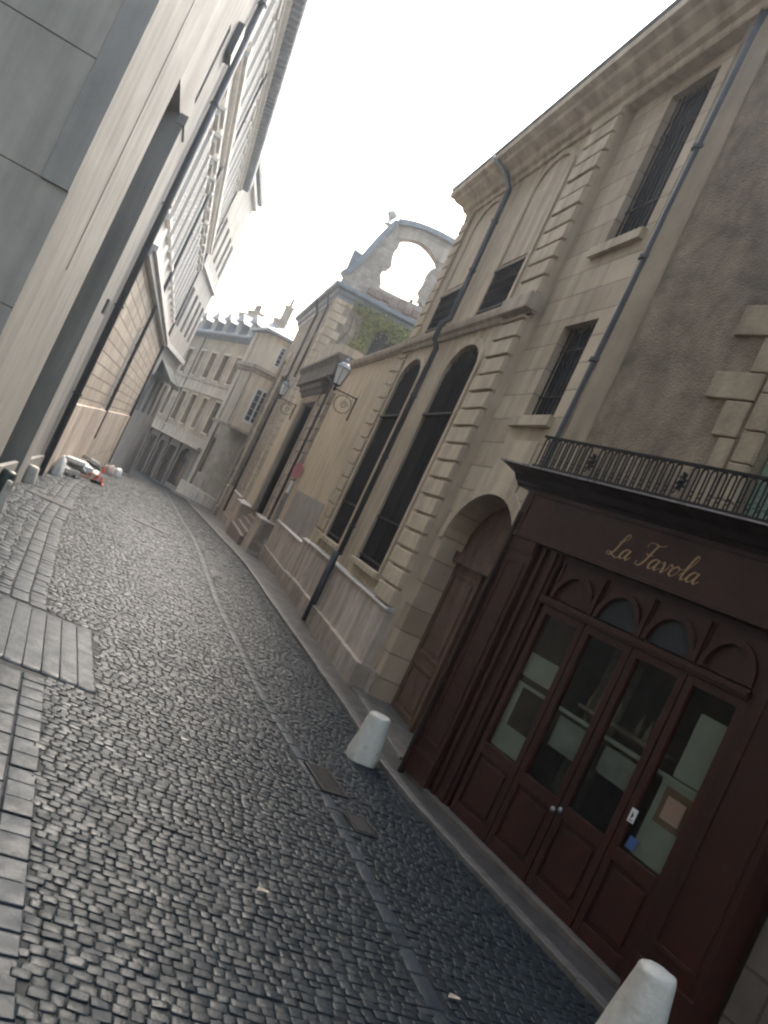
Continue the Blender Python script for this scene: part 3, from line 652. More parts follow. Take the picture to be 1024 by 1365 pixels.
P = arch_pts(11.15, 13.95, 2.95, .90, 18); Q = arch_pts(10.93, 14.17, 2.95, 1.10, 18); m = MB()
for k in range(18):
    m.hexa([Gr(*(P[k][0], .0, P[k][1])), Gr(P[k + 1][0], .0, P[k + 1][1]), Gr(Q[k + 1][0], .0, Q[k + 1][1]), Gr(Q[k][0], .0, Q[k][1]), Gr(P[k][0], .035, P[k][1]), Gr(P[k + 1][0], .035, P[k + 1][1]), Gr(Q[k + 1][0], .035, Q[k + 1][1]), Gr(Q[k][0], .035, Q[k][1])])
m.build('archivolt', stone, t, bevel=.004)
m = MB(); m.box(Gr, 13.97, 14.28, -.55, .06, -.05, .46); m.box(Gr, 13.955, 14.0, -.58, -.0, -.05, .44); m.build('jamb_base', stone_base, t, bevel=.01)
m = MB(); m.box(Gr, 10.9, 14.2, -.5, .28, -.05, .075); m.build('doorstep', kerb_m, t, bevel=.01)
# plinth
def plinth(mb1, mb2, led, F, u0, u1, ztop, zmid, d=.10, e=.2):
    mb1.box(F, u0, u1, -.1, d, min(gz(u0), gz(u1)) - .2, ztop - .03); led.profile(F, [(-.02, ztop - .03), (d + .03, ztop - .03), (d + .03, ztop), (-.02, ztop + .05)], u0 - .02, u1 + .02)
    mb2.box(F, u0 - .012, u1 + .012, -.09, e, min(gz(u0), gz(u1)) - .2, zmid)
a, b, c = MB(), MB(), MB(); plinth(a, b, c, G, UJ - .02, 22.9, 1.47, .46)
pl = a.parts('plinth', stone_plinth, t, bevel=.01); b.parts('plinth_foot', stone_base, pl, bevel=.02); c.parts('ledge', stone_wet, pl)
# banded pilasters
def banded(par, F, u0, u1, z0, z1, pitch, d, gap=.055, side=None, mat=stone, tooth=None, name='pilaster'):
    m = MB(); m.box(F, u0 + .03, u1 - .03, -.02, d * .45, z0, z1); z = z0; i = 0
    while z < z1 - .05:
        e = min(z + pitch - gap, z1); a, b = u0, u1
        if tooth: b = u1 - (tooth if i % 2 else 0)
        m.box(F, a + random.uniform(-.012, .012), b + random.uniform(-.012, .012), -.02, d + random.uniform(-.010, .010), z + gap / 2, e + gap / 2 if e + gap / 2 < z1 else z1); z += pitch; i += 1
    return m.build(name, mat, par, bevel=.014)
banded(t, G, UJ + .02, 15.46, 1.50, 6.98, .338, .11)
banded(t, G, UJ + .02, 15.46, 7.40, 10.95, .338, .10)
banded(t, G, 22.2, 22.88, 7.40, 10.95, .338, .08)
banded(t, G, 22.35, 22.88, 1.50, 6.98, .38, .06)
# window surrounds, grilles
for n_, (a, b, c, e, r) in enumerate(HL):
    m = MB(); m.box(G, a - .16, a, -.02, .045, c, e); m.box(G, b, b + .16, -.02, .045, c, e)
    P = arch_pts(a, b, e, r, 16); Q = arch_pts(a - .16, b + .16, e, r + .16, 16)
    for k in range(16): m.hexa([G(P[k][0], -.02, P[k][1]), G(P[k + 1][0], -.02, P[k + 1][1]), G(Q[k + 1][0], -.02, Q[k + 1][1]), G(Q[k][0], -.02, Q[k][1]), G(P[k][0], .045, P[k][1]), G(P[k + 1][0], .045, P[k + 1][1]), G(Q[k + 1][0], .045, Q[k + 1][1]), G(Q[k][0], .045, Q[k][1])])
    m.box(G, a - .2, b + .2, -.02, .12, c - .12, c); m.build('window_surround', stone, t, bevel=.006)
    w_ = window_fill(t, G, a, b, c, e, rise=r, d=-.32, nx=4, nz=7, frame=pipe_m)
    m = MB(); nb = 15
    for k in range(nb):
        u = a + .05 + (b - a - .1) * k / (nb - 1); f = (u - (a + b) / 2) / ((b - a) / 2); zt_ = e + r * math.sqrt(max(0, 1 - f * f)) - .05 + (.05 if k % 2 else -.04)
        m.tube([G(u, -.03, c), G(u, -.03, zt_ - .1), G(u, -.03, zt_)], [.016, .016, .003], 6)
    for z in (c + .12, 2.84, 5.17): m.box(G, a - .03 if z == 5.17 else a, b + .03 if z == 5.17 else b, -.05, .01 if z != 5.17 else .07, z - .02, z + .02)
    m.build('grille', iron, w_)
def plain_grille(par, F, a, b, c, e, n, d=-.10):
    m = MB()
    for k in range(n): u = a + .05 + (b - a - .1) * k / (n - 1); m.tube([F(u, d, c), F(u, d, e)], .014, 6)
    for z in (c + (e - c) * .25, c + (e - c) * .75): m.box(F, a, b, d - .012, d + .012, z - .015, z + .015)
    return m
for (a, b, c, e, n) in ((11.82, 12.98, 5.15, 6.72, 8), (11.68, 12.98, 8.08, 10.70, 9)):
    w_ = window_fill(t, Gr, a, b, c, e, d=-.24, nx=2, nz=3, frame=pipe_m); plain_grille(t, Gr, a, b, c, e, n, d=-.12).build('grille', iron, w_)
    m = MB(); m.box(Gr, a - .1, b + .22, -.02, .09, c - .17, c); m.build('window_sill', stone, t, bevel=.008)
m = MB(); m.box(Gr, 11.85, 13.15, -.02, .03, 3.9, 4.75); m.build('apron_panel', stone, t, bevel=.01)
# blind arched upper windows with iron balconettes
for (a, b, c, e, r) in ((15.98, 17.62, 8.46, 10.25, .55), (19.70, 21.45, 8.50, 10.25, .55)):
    m = MB(); P = arch_pts(a, b, e, r, 16); Q = arch_pts(a - .14, b + .14, e, r + .14, 16)
    for k in range(16): m.hexa([G(P[k][0], -.02, P[k][1]), G(P[k + 1][0], -.02, P[k + 1][1]), G(Q[k + 1][0], -.02, Q[k + 1][1]), G(Q[k][0], -.02, Q[k][1]), G(P[k][0], .05, P[k][1]), G(P[k + 1][0], .05, P[k + 1][1]), G(Q[k + 1][0], .05, Q[k + 1][1]), G(Q[k][0], .05, Q[k][1])])
    m.box(G, a - .14, a, -.02, .05, 7.44, e); m.box(G, b, b + .14, -.02, .05, 7.44, e); m.box(G, a + .12, b - .12, -.02, .02, c + .1, e)
    m.prism(G, arch_pts(a + .12, b - .12, e, r - .08, 12), -.02, .02)
    bw = m.build('blind_window', stone, t, bevel=.005)
    m = MB(); m.box(G, a, b, -.02, .07, 8.38, 8.43); m.box(G, a, b, -.02, .05, 7.46, 7.50)
    nb = 12
    for k in range(nb):
        u = a + (b - a) * (k + .5) / nb; zc = 7.93
        m.tube([G(u + .045 * math.sin(i * math.pi / 3), .02, 7.5 + i * .88 / 12) for i in range(13)], .011, 5); m.tube([G(u - .045 * math.sin(i * math.pi / 3), .02, 7.5 + i * .88 / 12) for i in range(13)], .011, 5)
    m.build('balconette', iron, bw)
    m = MB(); m.box(G, a, b, -.30, -.26, 7.46, 8.4); m.build('recess_back', glass_dark, bw)
# string course, frieze, cornice
m = MB(); m.profile(G, [(-.02, 7.02), (.06, 7.02), (.09, 7.10), (.15, 7.14), (.17, 7.24), (.17, 7.29), (-.02, 7.34)], UJ - .12, 22.95, m0=0); m.build('string_course', stone_grey, t)
m = MB(); m.box(G, UJ - .15, 15.5, -.03, .22, 7.06, 7.36); m.build('string_block', stone_grey, t, bevel=.02)
CP = [(-.02, 10.98), (.06, 10.98), (.08, 11.08), (.16, 11.12), (.22, 11.24), (.42, 11.34), (.46, 11.40), (.58, 11.44), (.60, 11.56), (.54, 11.64), (-.02, 11.70)]
m = MB(); m.profile(G, CP, 10.4, 22.9, m1=1); m.build('cornice', stone, t)
m = MB(); m.box(G, 10.4, UJ - .001, -.2, .05, 10.95, 11.2); m.build('frieze', stone, t)
m = MB(); m.hexa([G(10.4, .35, 11.66), G(23.3, .5, 11.66), G(23.3, -9.2, 11.66), G(10.4, -9.2, 11.66), G(12.5, -4.0, 14.4), G(20.5, -4.0, 14.4), G(20.5, -5.0, 14.4), G(12.5, -5.0, 14.4)]); m.build('roof', slate, t)
m = MB(); m.tube([G(10.4, .58, 11.66), G(23.45, .58, 11.66)], .05, 8); m.build('gutter', zinc, t, smooth=True)
drainpipe(t, [G(20.2, .60, 11.62), G(20.0, .56, 11.45), G(19.5, .30, 11.1), G(19.2, .16, 10.7), G(19.2, .13, 7.5), G(19.2, .26, 7.32), G(19.2, .26, 6.95), G(19.2, .13, 6.8), G(19.2, .13, 1.7)], .062, (9.9, 8.7, 5.6, 4.1, 2.4))
o = MB().tube([G(19.2, .20, 1.75), G(19.2, .20, .05)], .085, 10).build('downpipe', pipe_m, t, smooth=True)
drainpipe(t, [Gr(10.72, .12, 11.2), Gr(10.78, .10, 10.6), Gr(10.98, .10, 4.5), Gr(10.98, .10, .2)], .095, (9.0, 7.4, 5.9))

# ---- yellow garden wall
t = thing('garden_wall', (4.54, 27, 0), 'ochre plastered garden wall with grey patched base between mansion and portal', 'wall')
m = MB(); wall(m, G, 23.6, 31.0, -.8, 7.05, [(23.9, 29.6, .9, 2.53)], depth=.03); m.box(G, 22.9, 31.0, -.5, -.45, -.8, 7.05); m.poly([G(22.9, 0, 7.05), G(31, 0, 7.05), G(31, -.5, 7.05), G(22.9, -.5, 7.05)]); m.build('wall', yellow, t)
m = MB(); m.box(G, 23.9, 29.6, -.04, .006, .9, 2.53); o = m.build('cement_patch', grey_patch, t)
m = MB(); z = 1.5; i = 0
m.box(G, 22.92, 23.60, -.1, .01, -.3, 7.04)
while z < 6.95:
    m.box(G, 22.92, 23.32 + (.30 if i % 2 else .08), -.02, .04, z + .03, z + .36); z += .385; i += 1
m.parts('quoin', stone, t, bevel=.012)
m = MB(); m.profile(G, [(-.55, 7.05), (.05, 7.05), (.14, 7.12), (.17, 7.20), (.17, 7.27), (-.2, 7.36), (-.55, 7.27)], 22.96, 31.1); m.build('coping', stone_grey, t)
a, b, c = MB(), MB(), MB(); plinth(a, b, c, G, 22.95, 24.15, 1.44, .42); plinth(a, b, c, G, 24.15, 30.4, 1.30, .35, d=.06, e=.14)
pl = a.parts('plinth', stone_plinth, t, bevel=.01); b.parts('plinth_foot', stone_base, pl, bevel=.02); c.parts('ledge', stone_wet, pl)

# ---- portal block
t = thing('stone_portal', (4.54, 35.5, gz(35.5)), 'tall weathered stone portal with heavy entablature and dark doorway past the ochre wall', 'building')
m = MB(); wall(m, G, 31.0, 42.6, -1.5, 7.5, [(33.5, 37.4, .9, 5.85)], depth=.7); body(m, G, 31.004, 42.6, -1.5, 7.5, 1.1); m.build('wall', yellow, t)
m = MB()
for a, b in ((31.0, 32.0), (32.25, 33.35), (37.55, 38.5)):
    z = .9; i = 0
    while z < 6.1: m.box(G, a, b - (.15 if i % 2 else 0), -.02, .14, z + .02, z + .46); z += .48; i += 1
m.parts('pilaster', stone_grey, t, bevel=.02)
m = MB(); m.box(G, 33.28, 33.5, -.6, .2, .9, 6.0); m.box(G, 37.4, 37.6, -.6, .2, .9, 6.0); m.box(G, 33.28, 37.6, -.6, .2, 5.85, 6.15); m.parts('door_frame', stone_grey, t, bevel=.02)
m = MB(); m.profile(G, [(-.05, 6.15), (.25, 6.15), (.3, 6.3), (.42, 6.35), (.45, 6.5), (.2, 6.62), (-.05, 6.7)], 32.6, 38.3); m.build('door_hood', stone_dark, t)
m = MB(); m.box(G, 31.0, 40.6, -.3, .42, 6.72, 7.25); m.profile(G, [(-.3, 7.25), (.42, 7.25), (.5, 7.38), (.55, 7.42), (.55, 7.52), (-.3, 7.6)], 31.0, 40.6, m0=.2, m1=.2); m.build('entablature', stone_dark, t, bevel=.01)
m = MB(); m.prism(G, [(31.0, 7.55), (40.6, 7.55), (40.6, 7.75), (35.9, 8.35), (31.0, 7.85)], -.3, .46); m.build('pediment', stone_grey, t)
m = MB(); m.box(G, 33.5, 37.4, -.66, -.6, .9, 5.85); m.box(G, 35.42, 35.5, -.6, -.55, .9, 4.6); m.box(G, 33.5, 37.4, -.6, -.5, 4.5, 4.65); dd = m.build('door', M('dark_green_brown_door', (.06, .055, .045), (.04, .038, .03), rough=.5), t)
m = MB(); m.box(G, 34.0, 34.9, -.55, -.50, 1.1, 1.6); m.build('letter_plate', iron, dd)
m = MB()
for k in range(5): m.box(G, 33.2 - .1 * k, 37.7 + .1 * k, -.6, .05 + .16 * k, -1.2, .9 - .2 * k)
m.build('steps', M('worn_reddish_step', (.24, .18, .15), (.17, .13, .11), streak=.1), t, bevel=.01)
for a, b in ((30.6, 32.6), (38.6, 41.4)):
    m = MB(); m.hexa([G(a, -.1, -1.4), G(b, -.1, -1.4), G(b, .62, -1.4), G(a, .62, -1.4), G(a, -.1, 1.05 - (a - 30.6) * .025), G(b, -.1, 1.02 - (a - 30.6) * .02), G(b, .50, 1.0 - (a - 30.6) * .02), G(a, .50, 1.05 - (a - 30.6) * .025)]); gd = m.build('guard_block', stone_plinth, t, bevel=.04)
    m = MB(); m.box(G, a - .04, b + .04, -.1, .56, 1.05 - (a - 30.6) * .022, 1.11 - (a - 30.6) * .022); m.build('cap', stone_wet, gd, bevel=.01)
a, b, c = MB(), MB(), MB(); plinth(a, b, c, G, 41.4, 43.7, .86, -.3, d=.08); pl = a.parts('plinth', stone_plinth, t); c.parts('ledge', stone_wet, pl); b.parts('plinth_foot', stone_base, pl)
MB().tube([G(31.6, .5, 6.7), G(31.6, .18, 6.5), G(31.6, .18, -.2)], .05, 8).build('downpipe', pipe_m, t, smooth=True)

# ---- street lanterns on brackets
def lantern(y, xw, xo, z, label, s=1.0):
    t = thing('wall_lantern', (xw, y, z), label, 'street lantern', 'old lanterns on wall brackets')
    m = MB(); m.tube([(xw - .02, y, z + .05), (xw - .02, y, z - .72)], .022, 6); m.tube([(xw - .02, y, z), (xo, y, z)], .02, 6)
    c_ = [(xw - .34 + .27 * math.cos(a), y, z - .33 + .27 * math.sin(a)) for a in [math.pi * k / 8 for k in range(17)]]; m.tube(c_, .012, 5, cap=False)
    c_ = [(xw - .30 + (.13 - .006 * k) * math.cos(k * .6), y, z - .33 + (.13 - .006 * k) * math.sin(k * .6)) for k in range(18)]; m.tube(c_, .010, 5, cap=False)
    m.parts('bracket', iron, t)
    m = MB(); m.lathe((xo, y, z), [(.03, -.08), (.05, 0), (.03, .06), (.09, .10), (.13 * s, .14)], 8); b_ = m.build('lantern_base', iron, t)
    m = MB(); m.lathe((xo, y, z + .14), [(.12 * s, 0), (.21 * s, .46 * s)], 6, rot=.3); m.build('lamp_glass', lamp_glass, t)
    m = MB(); m.lathe((xo, y, z + .14 + .46 * s), [(.235 * s, 0), (.235 * s, .03), (.15 * s, .14), (.07, .2), (.085, .23), (.085, .28), (.03, .34), (.02, .40)], 6, rot=.3); m.build('lantern_roof', zinc, t)
    m = MB()
    for k in range(6):
        th = .3 + k * math.pi / 3; m.tube([(xo + .123 * s * math.cos(th), y + .123 * s * math.sin(th), z + .14), (xo + .215 * s * math.cos(th), y + .215 * s * math.sin(th), z + .14 + .46 * s)], .010, 5)
    m.build('glazing_bars', iron, t)
lantern(26.5, 4.54, 3.78, 5.80, 'glass street lantern on a scrolled iron bracket over the ochre wall', 1.1)
lantern(40.6, 4.54, 3.72, 5.92, 'farther glass street lantern beyond the stone portal, half against dark wall')

# ---- traffic sign
t = thing('traffic_sign', (4.3, 30.2, gz(30.2)), 'round faded red traffic sign with a white plate below, on the ochre wall', 'traffic sign')
MB().tube([(4.42, 30.2, 1.3), (4.42, 30.2, 3.5)], .03, 8).build('pole', zinc, t)
Fs = Frame((4.36, 30.15), (math.cos(R(-66)), math.sin(R(-66))), -1)
m = MB(); m.prism(Fs, [(.30 * math.cos(a), 3.12 + .30 * math.sin(a)) for a in [2 * math.pi * k / 28 for k in range(28)]], .0, .02); sg = m.build('sign_disc', sign_red, t)
m = MB(); m.box(Fs, -.10, .10, .0, .02, 2.28, 2.74); m.build('plate', white_paint, t)

# ---- chapel-like ashlar building
t = thing('ashlar_building', (4.54, 51, gz(51)), 'pale ashlar building with a deep cornice rising behind the stone portal', 'building')
CZ = 12.45
m = MB(); wall(m, G, 44.0, 58.6, -2.0, CZ, [(50.8, 54.2, .9, 8.2), (56.0, 58.2, -1.6, 9.5)], depth=.6); m.build('wall', chapel_f, t)
Gc = Frame((4.54, 44.0), (1, 0), -1)            # side wall towards the viewer
m = MB(); wall(m, Gc, 0, 11, -1.0, CZ, [(2.45, 3.85, 8.9, 11.5)], depth=.5); m.build('side_wall', chapel_m, t)
m = MB(); m.box(Gc, 2.45, 3.85, -.52, -.5, 8.9, 11.5); m.build('dark_opening', dark_in, t)
m = MB(); m.box(G, 50.8, 54.2, -.5, -.44, .9, 8.2); m.box(G, 56.0, 58.2, -.5, -.44, -1.6, 9.5); m.parts('dark_gate', pipe_m, t)
m = MB(); m.poly([G(58.6, 0, -2), G(58.6, -11, -2), G(58.6, -11, CZ), G(58.6, 0, CZ)]); m.poly([G(44, -11, -1), G(58.6, -11, -1), G(58.6, -11, CZ), G(44, -11, CZ)]); m.poly([G(44, 0, CZ), G(58.6, 0, CZ), G(58.6, -11, CZ), G(44, -11, CZ)]); m.build('back_wall', chapel_m, t)
CC = [(-.02, CZ - .55), (.05, CZ - .55), (.08, CZ - .4), (.2, CZ - .32), (.26, CZ - .15), (.46, CZ - .08), (.5, CZ), (.5, CZ + .12), (-.02, CZ + .2)]
m = MB(); m.profile(G, CC, 44.0, 58.8, m0=1); m.build('cornice', zinc, t)
m = MB(); m.profile(Gc, CC, 0, 11, m0=1); m.build('cornice', zinc, t)
m = MB(); z = .9; i = 0
while z < CZ - .7:
    m.box(G, 44.0, 44.7 + (.35 if i % 2 else 0), -.02, .05, z + .02, z + .40); m.box(Gc, 0, .5 + (.3 if i % 2 else 0), -.02, .05, z + .02, z + .40); 
    if z < 9.5: m.box(G, 54.4, 55.7 - (.3 if i % 2 else 0), -.02, .07, z + .03, z + .40)
    z += .43; i += 1
m.parts('quoin', stone, t, bevel=.015)
MB().tube([G(49.6, .5, CZ), G(49.6, .14, CZ - .7), G(49.6, .14, -.9)], .07, 8).build('downpipe', pipe_m, t, smooth=True)
MB().tube([G(46.0, .5, CZ), G(45.8, .14, CZ - .8), G(45.8, .14, 7.6)], .06, 8).build('downpipe', pipe_m, t, smooth=True)
a, b, c = MB(), MB(), MB(); plinth(a, b, c, G, 44.5, 50.6, .90, -.4, d=.10); plinth(a, b, c, G, 54.4, 55.9, .80, -.6, d=.10); pl = a.parts('plinth', stone_plinth, t); c.parts('ledge', stone_wet, pl); b.parts('plinth_foot', stone_base, pl)

# ---- ruined gable wall with ragged opening
t = thing('ruined_gable', (8, 44.6, CZ), 'ruined rubble gable with a ragged arched opening standing against the white sky', 'ruin')
Gg = Frame((0, 44.5), (1, 0), -1)
outer = [(4.35, CZ), (4.35, 13.1), (4.55, 13.35), (4.82, 13.9), (5.1, 14.9), (5.35, 15.8), (5.58, 16.45), (5.68, 16.62), (6.3, 16.85), (7.0, 17.0), (7.8, 17.08), (9.2, 17.1), (12.5, 16.6), (12.5, CZ)]
inner = [(8.62, 13.55), (8.4, 13.75), (8.28, 13.62), (8.3, 14.0), (8.12, 14.25), (8.2, 14.7), (8.15, 15.2), (8.22, 15.55), (8.5, 15.72), (8.3, 15.95), (8.0, 16.12), (7.6, 16.3), (7.15, 16.38), (6.7, 16.3), (6.35, 16.12), (6.15, 15.95), (6.2, 15.6), (6.12, 15.3), (6.16, 15.0), (6.3, 14.62), (6.22, 14.4), (6.0, 14.3), (5.98, 13.95), (6.18, 13.62), (6.2, 13.4), (7.4, 13.45)]
bmm = bmesh.new()
def ring(pts, d): return [bmm.verts.new(Vector(Gg(u, d, z)) - Vector(t.location)) for u, z in pts]
from mathutils.geometry import tessellate_polygon
allp = outer + inner; tri = tessellate_polygon([[Vector((u, z, 0)) for u, z in outer], [Vector((u, z, 0)) for u, z in inner]])
vf = ring(allp, .25); vb = ring(allp, -.35)
for a_, b_, c_ in tri:
    try: bmm.faces.new((vf[a_], vf[b_], vf[c_])); bmm.faces.new((vb[c_], vb[b_], vb[a_]))
    except ValueError: pass
for off, n in ((0, len(outer)), (len(outer), len(inner))):
    for k in range(n): k2 = (k + 1) % n; bmm.faces.new((vf[off + k], vf[off + k2], vb[off + k2], vb[off + k]))
bmesh.ops.recalc_face_normals(bmm, faces=bmm.faces); me = bpy.data.meshes.new('rubble_wall'); bmm.to_mesh(me); bmm.free(); me.materials.append(rubble)
o = bpy.data.objects.new('rubble_wall', me); col.objects.link(o); o.parent = t
cp = MB(); top = outer[1:13]
for (a_, b_) in zip(top, top[1:]):
    u0, z0 = a_; u1, z1 = b_; l = math.hypot(u1 - u0, z1 - z0); nu, nz = -(z1 - z0) / l, (u1 - u0) / l; h = .26
    cp.hexa([Gg(u0, .45, z0), Gg(u1, .45, z1), Gg(u1, -.5, z1), Gg(u0, -.5, z0), Gg(u0 + nu * h, .5, z0 + nz * h), Gg(u1 + nu * h, .5, z1 + nz * h), Gg(u1 + nu * h, -.55, z1 + nz * h), Gg(u0 + nu * h, -.55, z0 + nz * h)])
cp.build('coping', zinc, t)
m = MB(); m.prism(Gg, [(6.3, 16.12), (6.7, 16.3), (7.15, 16.38), (7.6, 16.3), (8.0, 16.12), (8.3, 15.95), (8.9, 16.0), (9.0, 16.75), (6.0, 16.62), (5.9, 16.0)], .25, .34); m.build('arch_band', stone_grey, t)
m = MB()
for k in range(7): u = 5.7 + k * .42; m.box(Gg, u, u + .38, .25, .32 + random.uniform(0, .05), 12.75 + random.uniform(0, .2), 13.2 + random.uniform(-.1, .2))
m.parts('loose_block', brick_red, t, bevel=.03)
m = MB(); m.lathe((5.25, 44.6, 16.45), [(.22, 0), (.16, .08), (.07, .16), (.10, .3), (.26, .5), (.28, .62), (.16, .76), (.05, .9)], 12); m.build('urn', stone_wet, t, smooth=True)
m = MB(); m.hexa([Gg(4.32, .1, 13.6), Gg(4.62, .1, 13.5), Gg(4.62, -.3, 13.5), Gg(4.32, -.3, 13.6), Gg(4.28, .1, 14.55), Gg(4.9, .1, 14.45), Gg(4.9, -.3, 14.45), Gg(4.28, -.3, 14.55)]); m.build('scroll_stone', zinc, t)
t = thing('distant_tiled_roof', (7.4, 50, 14), 'grey green roof strip visible through the ruined arch', 'roof')
Gf = Frame((0, 50), (1, 0), -1); m = MB(); m.hexa([Gf(6.6, 0, 12), Gf(10.5, 0, 12), Gf(10.5, -4, 12), Gf(6.6, -4, 12), Gf(6.9, -1, 15.05), Gf(10.2, -1, 15.05), Gf(10.2, -3, 15.05), Gf(6.9, -3, 15.05)]); m.build('roof_slope', moss_roof, t)
m = MB(); m.box(Gf, 7.0, 7.16, -1.3, -1.1, 15.0, 15.3); m.box(Gf, 9.1, 9.3, -1.3, -1.1, 15.0, 15.35); m.parts('ridge_stub', moss_roof, t)

# ---- ivy over the side wall
def leaves(name, mat, spots, n, size, parent):
    m = MB()
    for k in range(n):
        cx, cy, cz, rx, ry, rz = random.choice(spots); x, y, z = random.gauss(cx, rx), cy - abs(random.gauss(0, ry)), random.gauss(cz, rz)
        s = random.uniform(.6, 1.3) * size; a = Vector((random.gauss(0, 1), random.gauss(-1, .6), random.gauss(.3, .7))).normalized(); b = a.orthogonal().normalized(); b.rotate(Matrix.Rotation(random.uniform(0, 6.3), 3, a)); c = a.cross(b)
        p = Vector((x, y, z)); m.poly([p - b * s, p + c * s * .55 - b * .2 * s, p + b * s, p - c * s * .55 - b * .2 * s])
    return m.build(name, mat, parent)
t = thing('ivy', (6.8, 43.9, 7.3), 'yellow green ivy climbing the side wall under the ruined gable', 'climbing plant')
sp = [(6.2, 43.95, 11.95, .35, .12, .13), (6.9, 43.95, 11.9, .4, .16, .16), (7.6, 43.95, 11.75, .4, .2, .2), (8.3, 43.95, 11.5, .35, .22, .3), (8.9, 43.95, 11.1, .3, .2, .4), (8.9, 43.95, 10.2, .25, .2, .5), (6.6, 43.95, 11.4, .22, .1, .3), (6.5, 43.95, 10.4, .18, .1, .5), (6.2, 43.95, 9.3, .22, .12, .45), (5.7, 43.95, 8.4, .3, .14, .35), (8.8, 43.95, 9.0, .3, .2, .5)]
leaves('leaves', leaf_m, sp, 5200, .085, t); leaves('dark_leaves', leaf_m2, sp, 2000, .085, t)
m = MB()
for k in range(9):
    x = 5.5 + k * .4; m.tube([(x + .2 * math.sin(j * 1.3 + k), 43.93, 7.2 + j * .6) for j in range(8)], .02, 5)
m.parts('stem', wood_brown, t)

# ================================================================== FACING BUILDINGS AT THE BEND
Ff = Frame((3.9, 65), DF)
gF = -3.2
t = thing('facing_building', Ff(12, 0, gF), 'grey stone house closing the street, two window rows and four roof dormers', 'building')
rows = []
for ut in (4.75, 7.7, 10.65, 13.5, 16.95, 20.0, 23.0):
    rows += [(ut - .55, ut + .75, 7.32, 9.52), (ut - .50, ut + .80, 3.18, 5.72)]
gfl = [(5.4, 8.1, -1.6, .75, .75), (9.3, 11.2, -2.0, 1.2), (12.0, 13.9, -2.2, 1.2), (15.0, 17, -2.3, 1.2), (18.2, 20.5, -2.4, 1.2)]
m = MB(); wall(m, Ff, 3.6, 27, gF, 1.75, gfl, d=.03, depth=.38); m.build('shop_storey', M('dark_shop_storey', (.17, .135, .10), (.11, .088, .067), streak=.3), t)
m = MB(); wall(m, Ff, 3.6, 27, 1.75, 11.0, rows, depth=.38); body(m, Ff, 3.6, 27, gF, 11.0, 9); m.build('wall', stone_grey_f, t)
for k, (a, b, c, e) in enumerate(rows): window_fill(t, Ff, a, b, c, e, d=-.34, nx=2, nz=3, frame=pipe_m if k % 3 else white_paint, fw=.08)
sill = MB()
for a, b, c, e in rows: sill.box(Ff, a - .12, b + .12, -.02, .1, c - .14, c); sill.box(Ff, a - .16, a, -.02, .05, c, e); sill.box(Ff, b, b + .16, -.02, .05, c, e); sill.box(Ff, a - .16, b + .16, -.02, .06, e, e + .18)
sill.parts('window_surround', stone, t)
for (z0, z1, d) in ((5.98, 6.12, .18), (6.12, 6.95, .06), (6.95, 7.1, .16), (1.75, 1.95, .5), (1.95, 2.5, .1), (2.5, 2.66, .16)):
    m = MB(); m.box(Ff, 3.6, 27, -.02, d, z0, z1); m.build('string_course', stone_grey, t)
m = MB()
for u in (3.75, 8.6, 11.6, 14.4, 17.5): m.box(Ff, u - .15, u + .35, -.02, .15, gF, 1.75)
m.parts('shop_pier', stone_dark, t)
for k, (a, b, c, e, *r) in enumerate(gfl):
    m = MB(); m.box(Ff, a, b, -.36, -.3, c - .3, e)
    if r: m.prism(Ff, arch_pts(a, b, e, r[0]), -.36, -.3)
    ds = m.build('shop_door', glass_dark, t)
    m = MB()
    for i in range(4): u = a + (b - a) * i / 3; m.box(Ff, u - .05, u + .05, -.3, -.24, c, e)
    m.box(Ff, a, b, -.3, -.25, -.1, 0.0); m.build('door_frame', wood_brown, ds)
m = MB(); m.box(Ff, 5.9, 7.4, -.30, -.28, -1.2, .0); m.build('shop_poster', wood_amber, t)
m = MB(); m.profile(Ff, [(-.02, 10.7), (.1, 10.75), (.3, 10.95), (.55, 11.0), (.6, 11.15), (-.02, 11.3)], 3.6, 27); m.build('eaves', zinc, t)
m = MB(); m.hexa([Ff(3.6, .45, 11.2), Ff(27, .45, 11.2), Ff(27, -9, 11.2), Ff(3.6, -9, 11.2), Ff(3.8, -3.2, 13.3), Ff(26, -3.2, 13.3), Ff(26, -5.5, 13.3), Ff(3.8, -5.5, 13.3)]); rf = m.build('roof', slate, t)
for u in (4.9, 7.8, 10.75, 13.75, 16.9, 20):
    m = MB(); m.box(Ff, u - .55, u + .55, -2.4, .15, 11.3, 12.5); m.prism(Ff, [(u - .75, 12.45), (u + .75, 12.45), (u, 13.15)], -2.6, .3)
    m.prism(Ff, [(u - .75, 12.45), (u - 1.0, 12.3), (u - .6, 12.6)], -1.0, .3); dm = m.build('dormer', zinc, t); m = MB(); m.box(Ff, u - .4, u + .4, .15, .17, 11.5, 12.4); m.build('pane', glass_dark, dm)
def chimney(F, u, d, z0, z1, w, l, pots, par):
    m = MB(); m.box(F, u - w / 2, u + w / 2, d - l / 2, d + l / 2, z0, z1); m.box(F, u - w / 2 - .08, u + w / 2 + .08, d - l / 2 - .08, d + l / 2 + .08, z1, z1 + .14); ch = m.build('chimney', stone_grey, par)
    for k in range(pots):
        uu = u + (w * .7) * ((k + .5) / pots - .5); m = MB(); m.lathe(F(uu, d, z1 + .14), [(.13, 0), (.10, .5), (.13, .56), (.13, .62)], 8); m.build('chimney_pot', brick_red, ch)
chimney(Ff, 10.6, -1.6, 12.2, 14.0, 1.9, .7, 3, t); chimney(Ff, 14.9, -2.4, 12.4, 14.1, 1.6, .8, 0, t); chimney(Ff, 5.4, -1.8, 12.2, 13.6, .8, .8, 0, t)
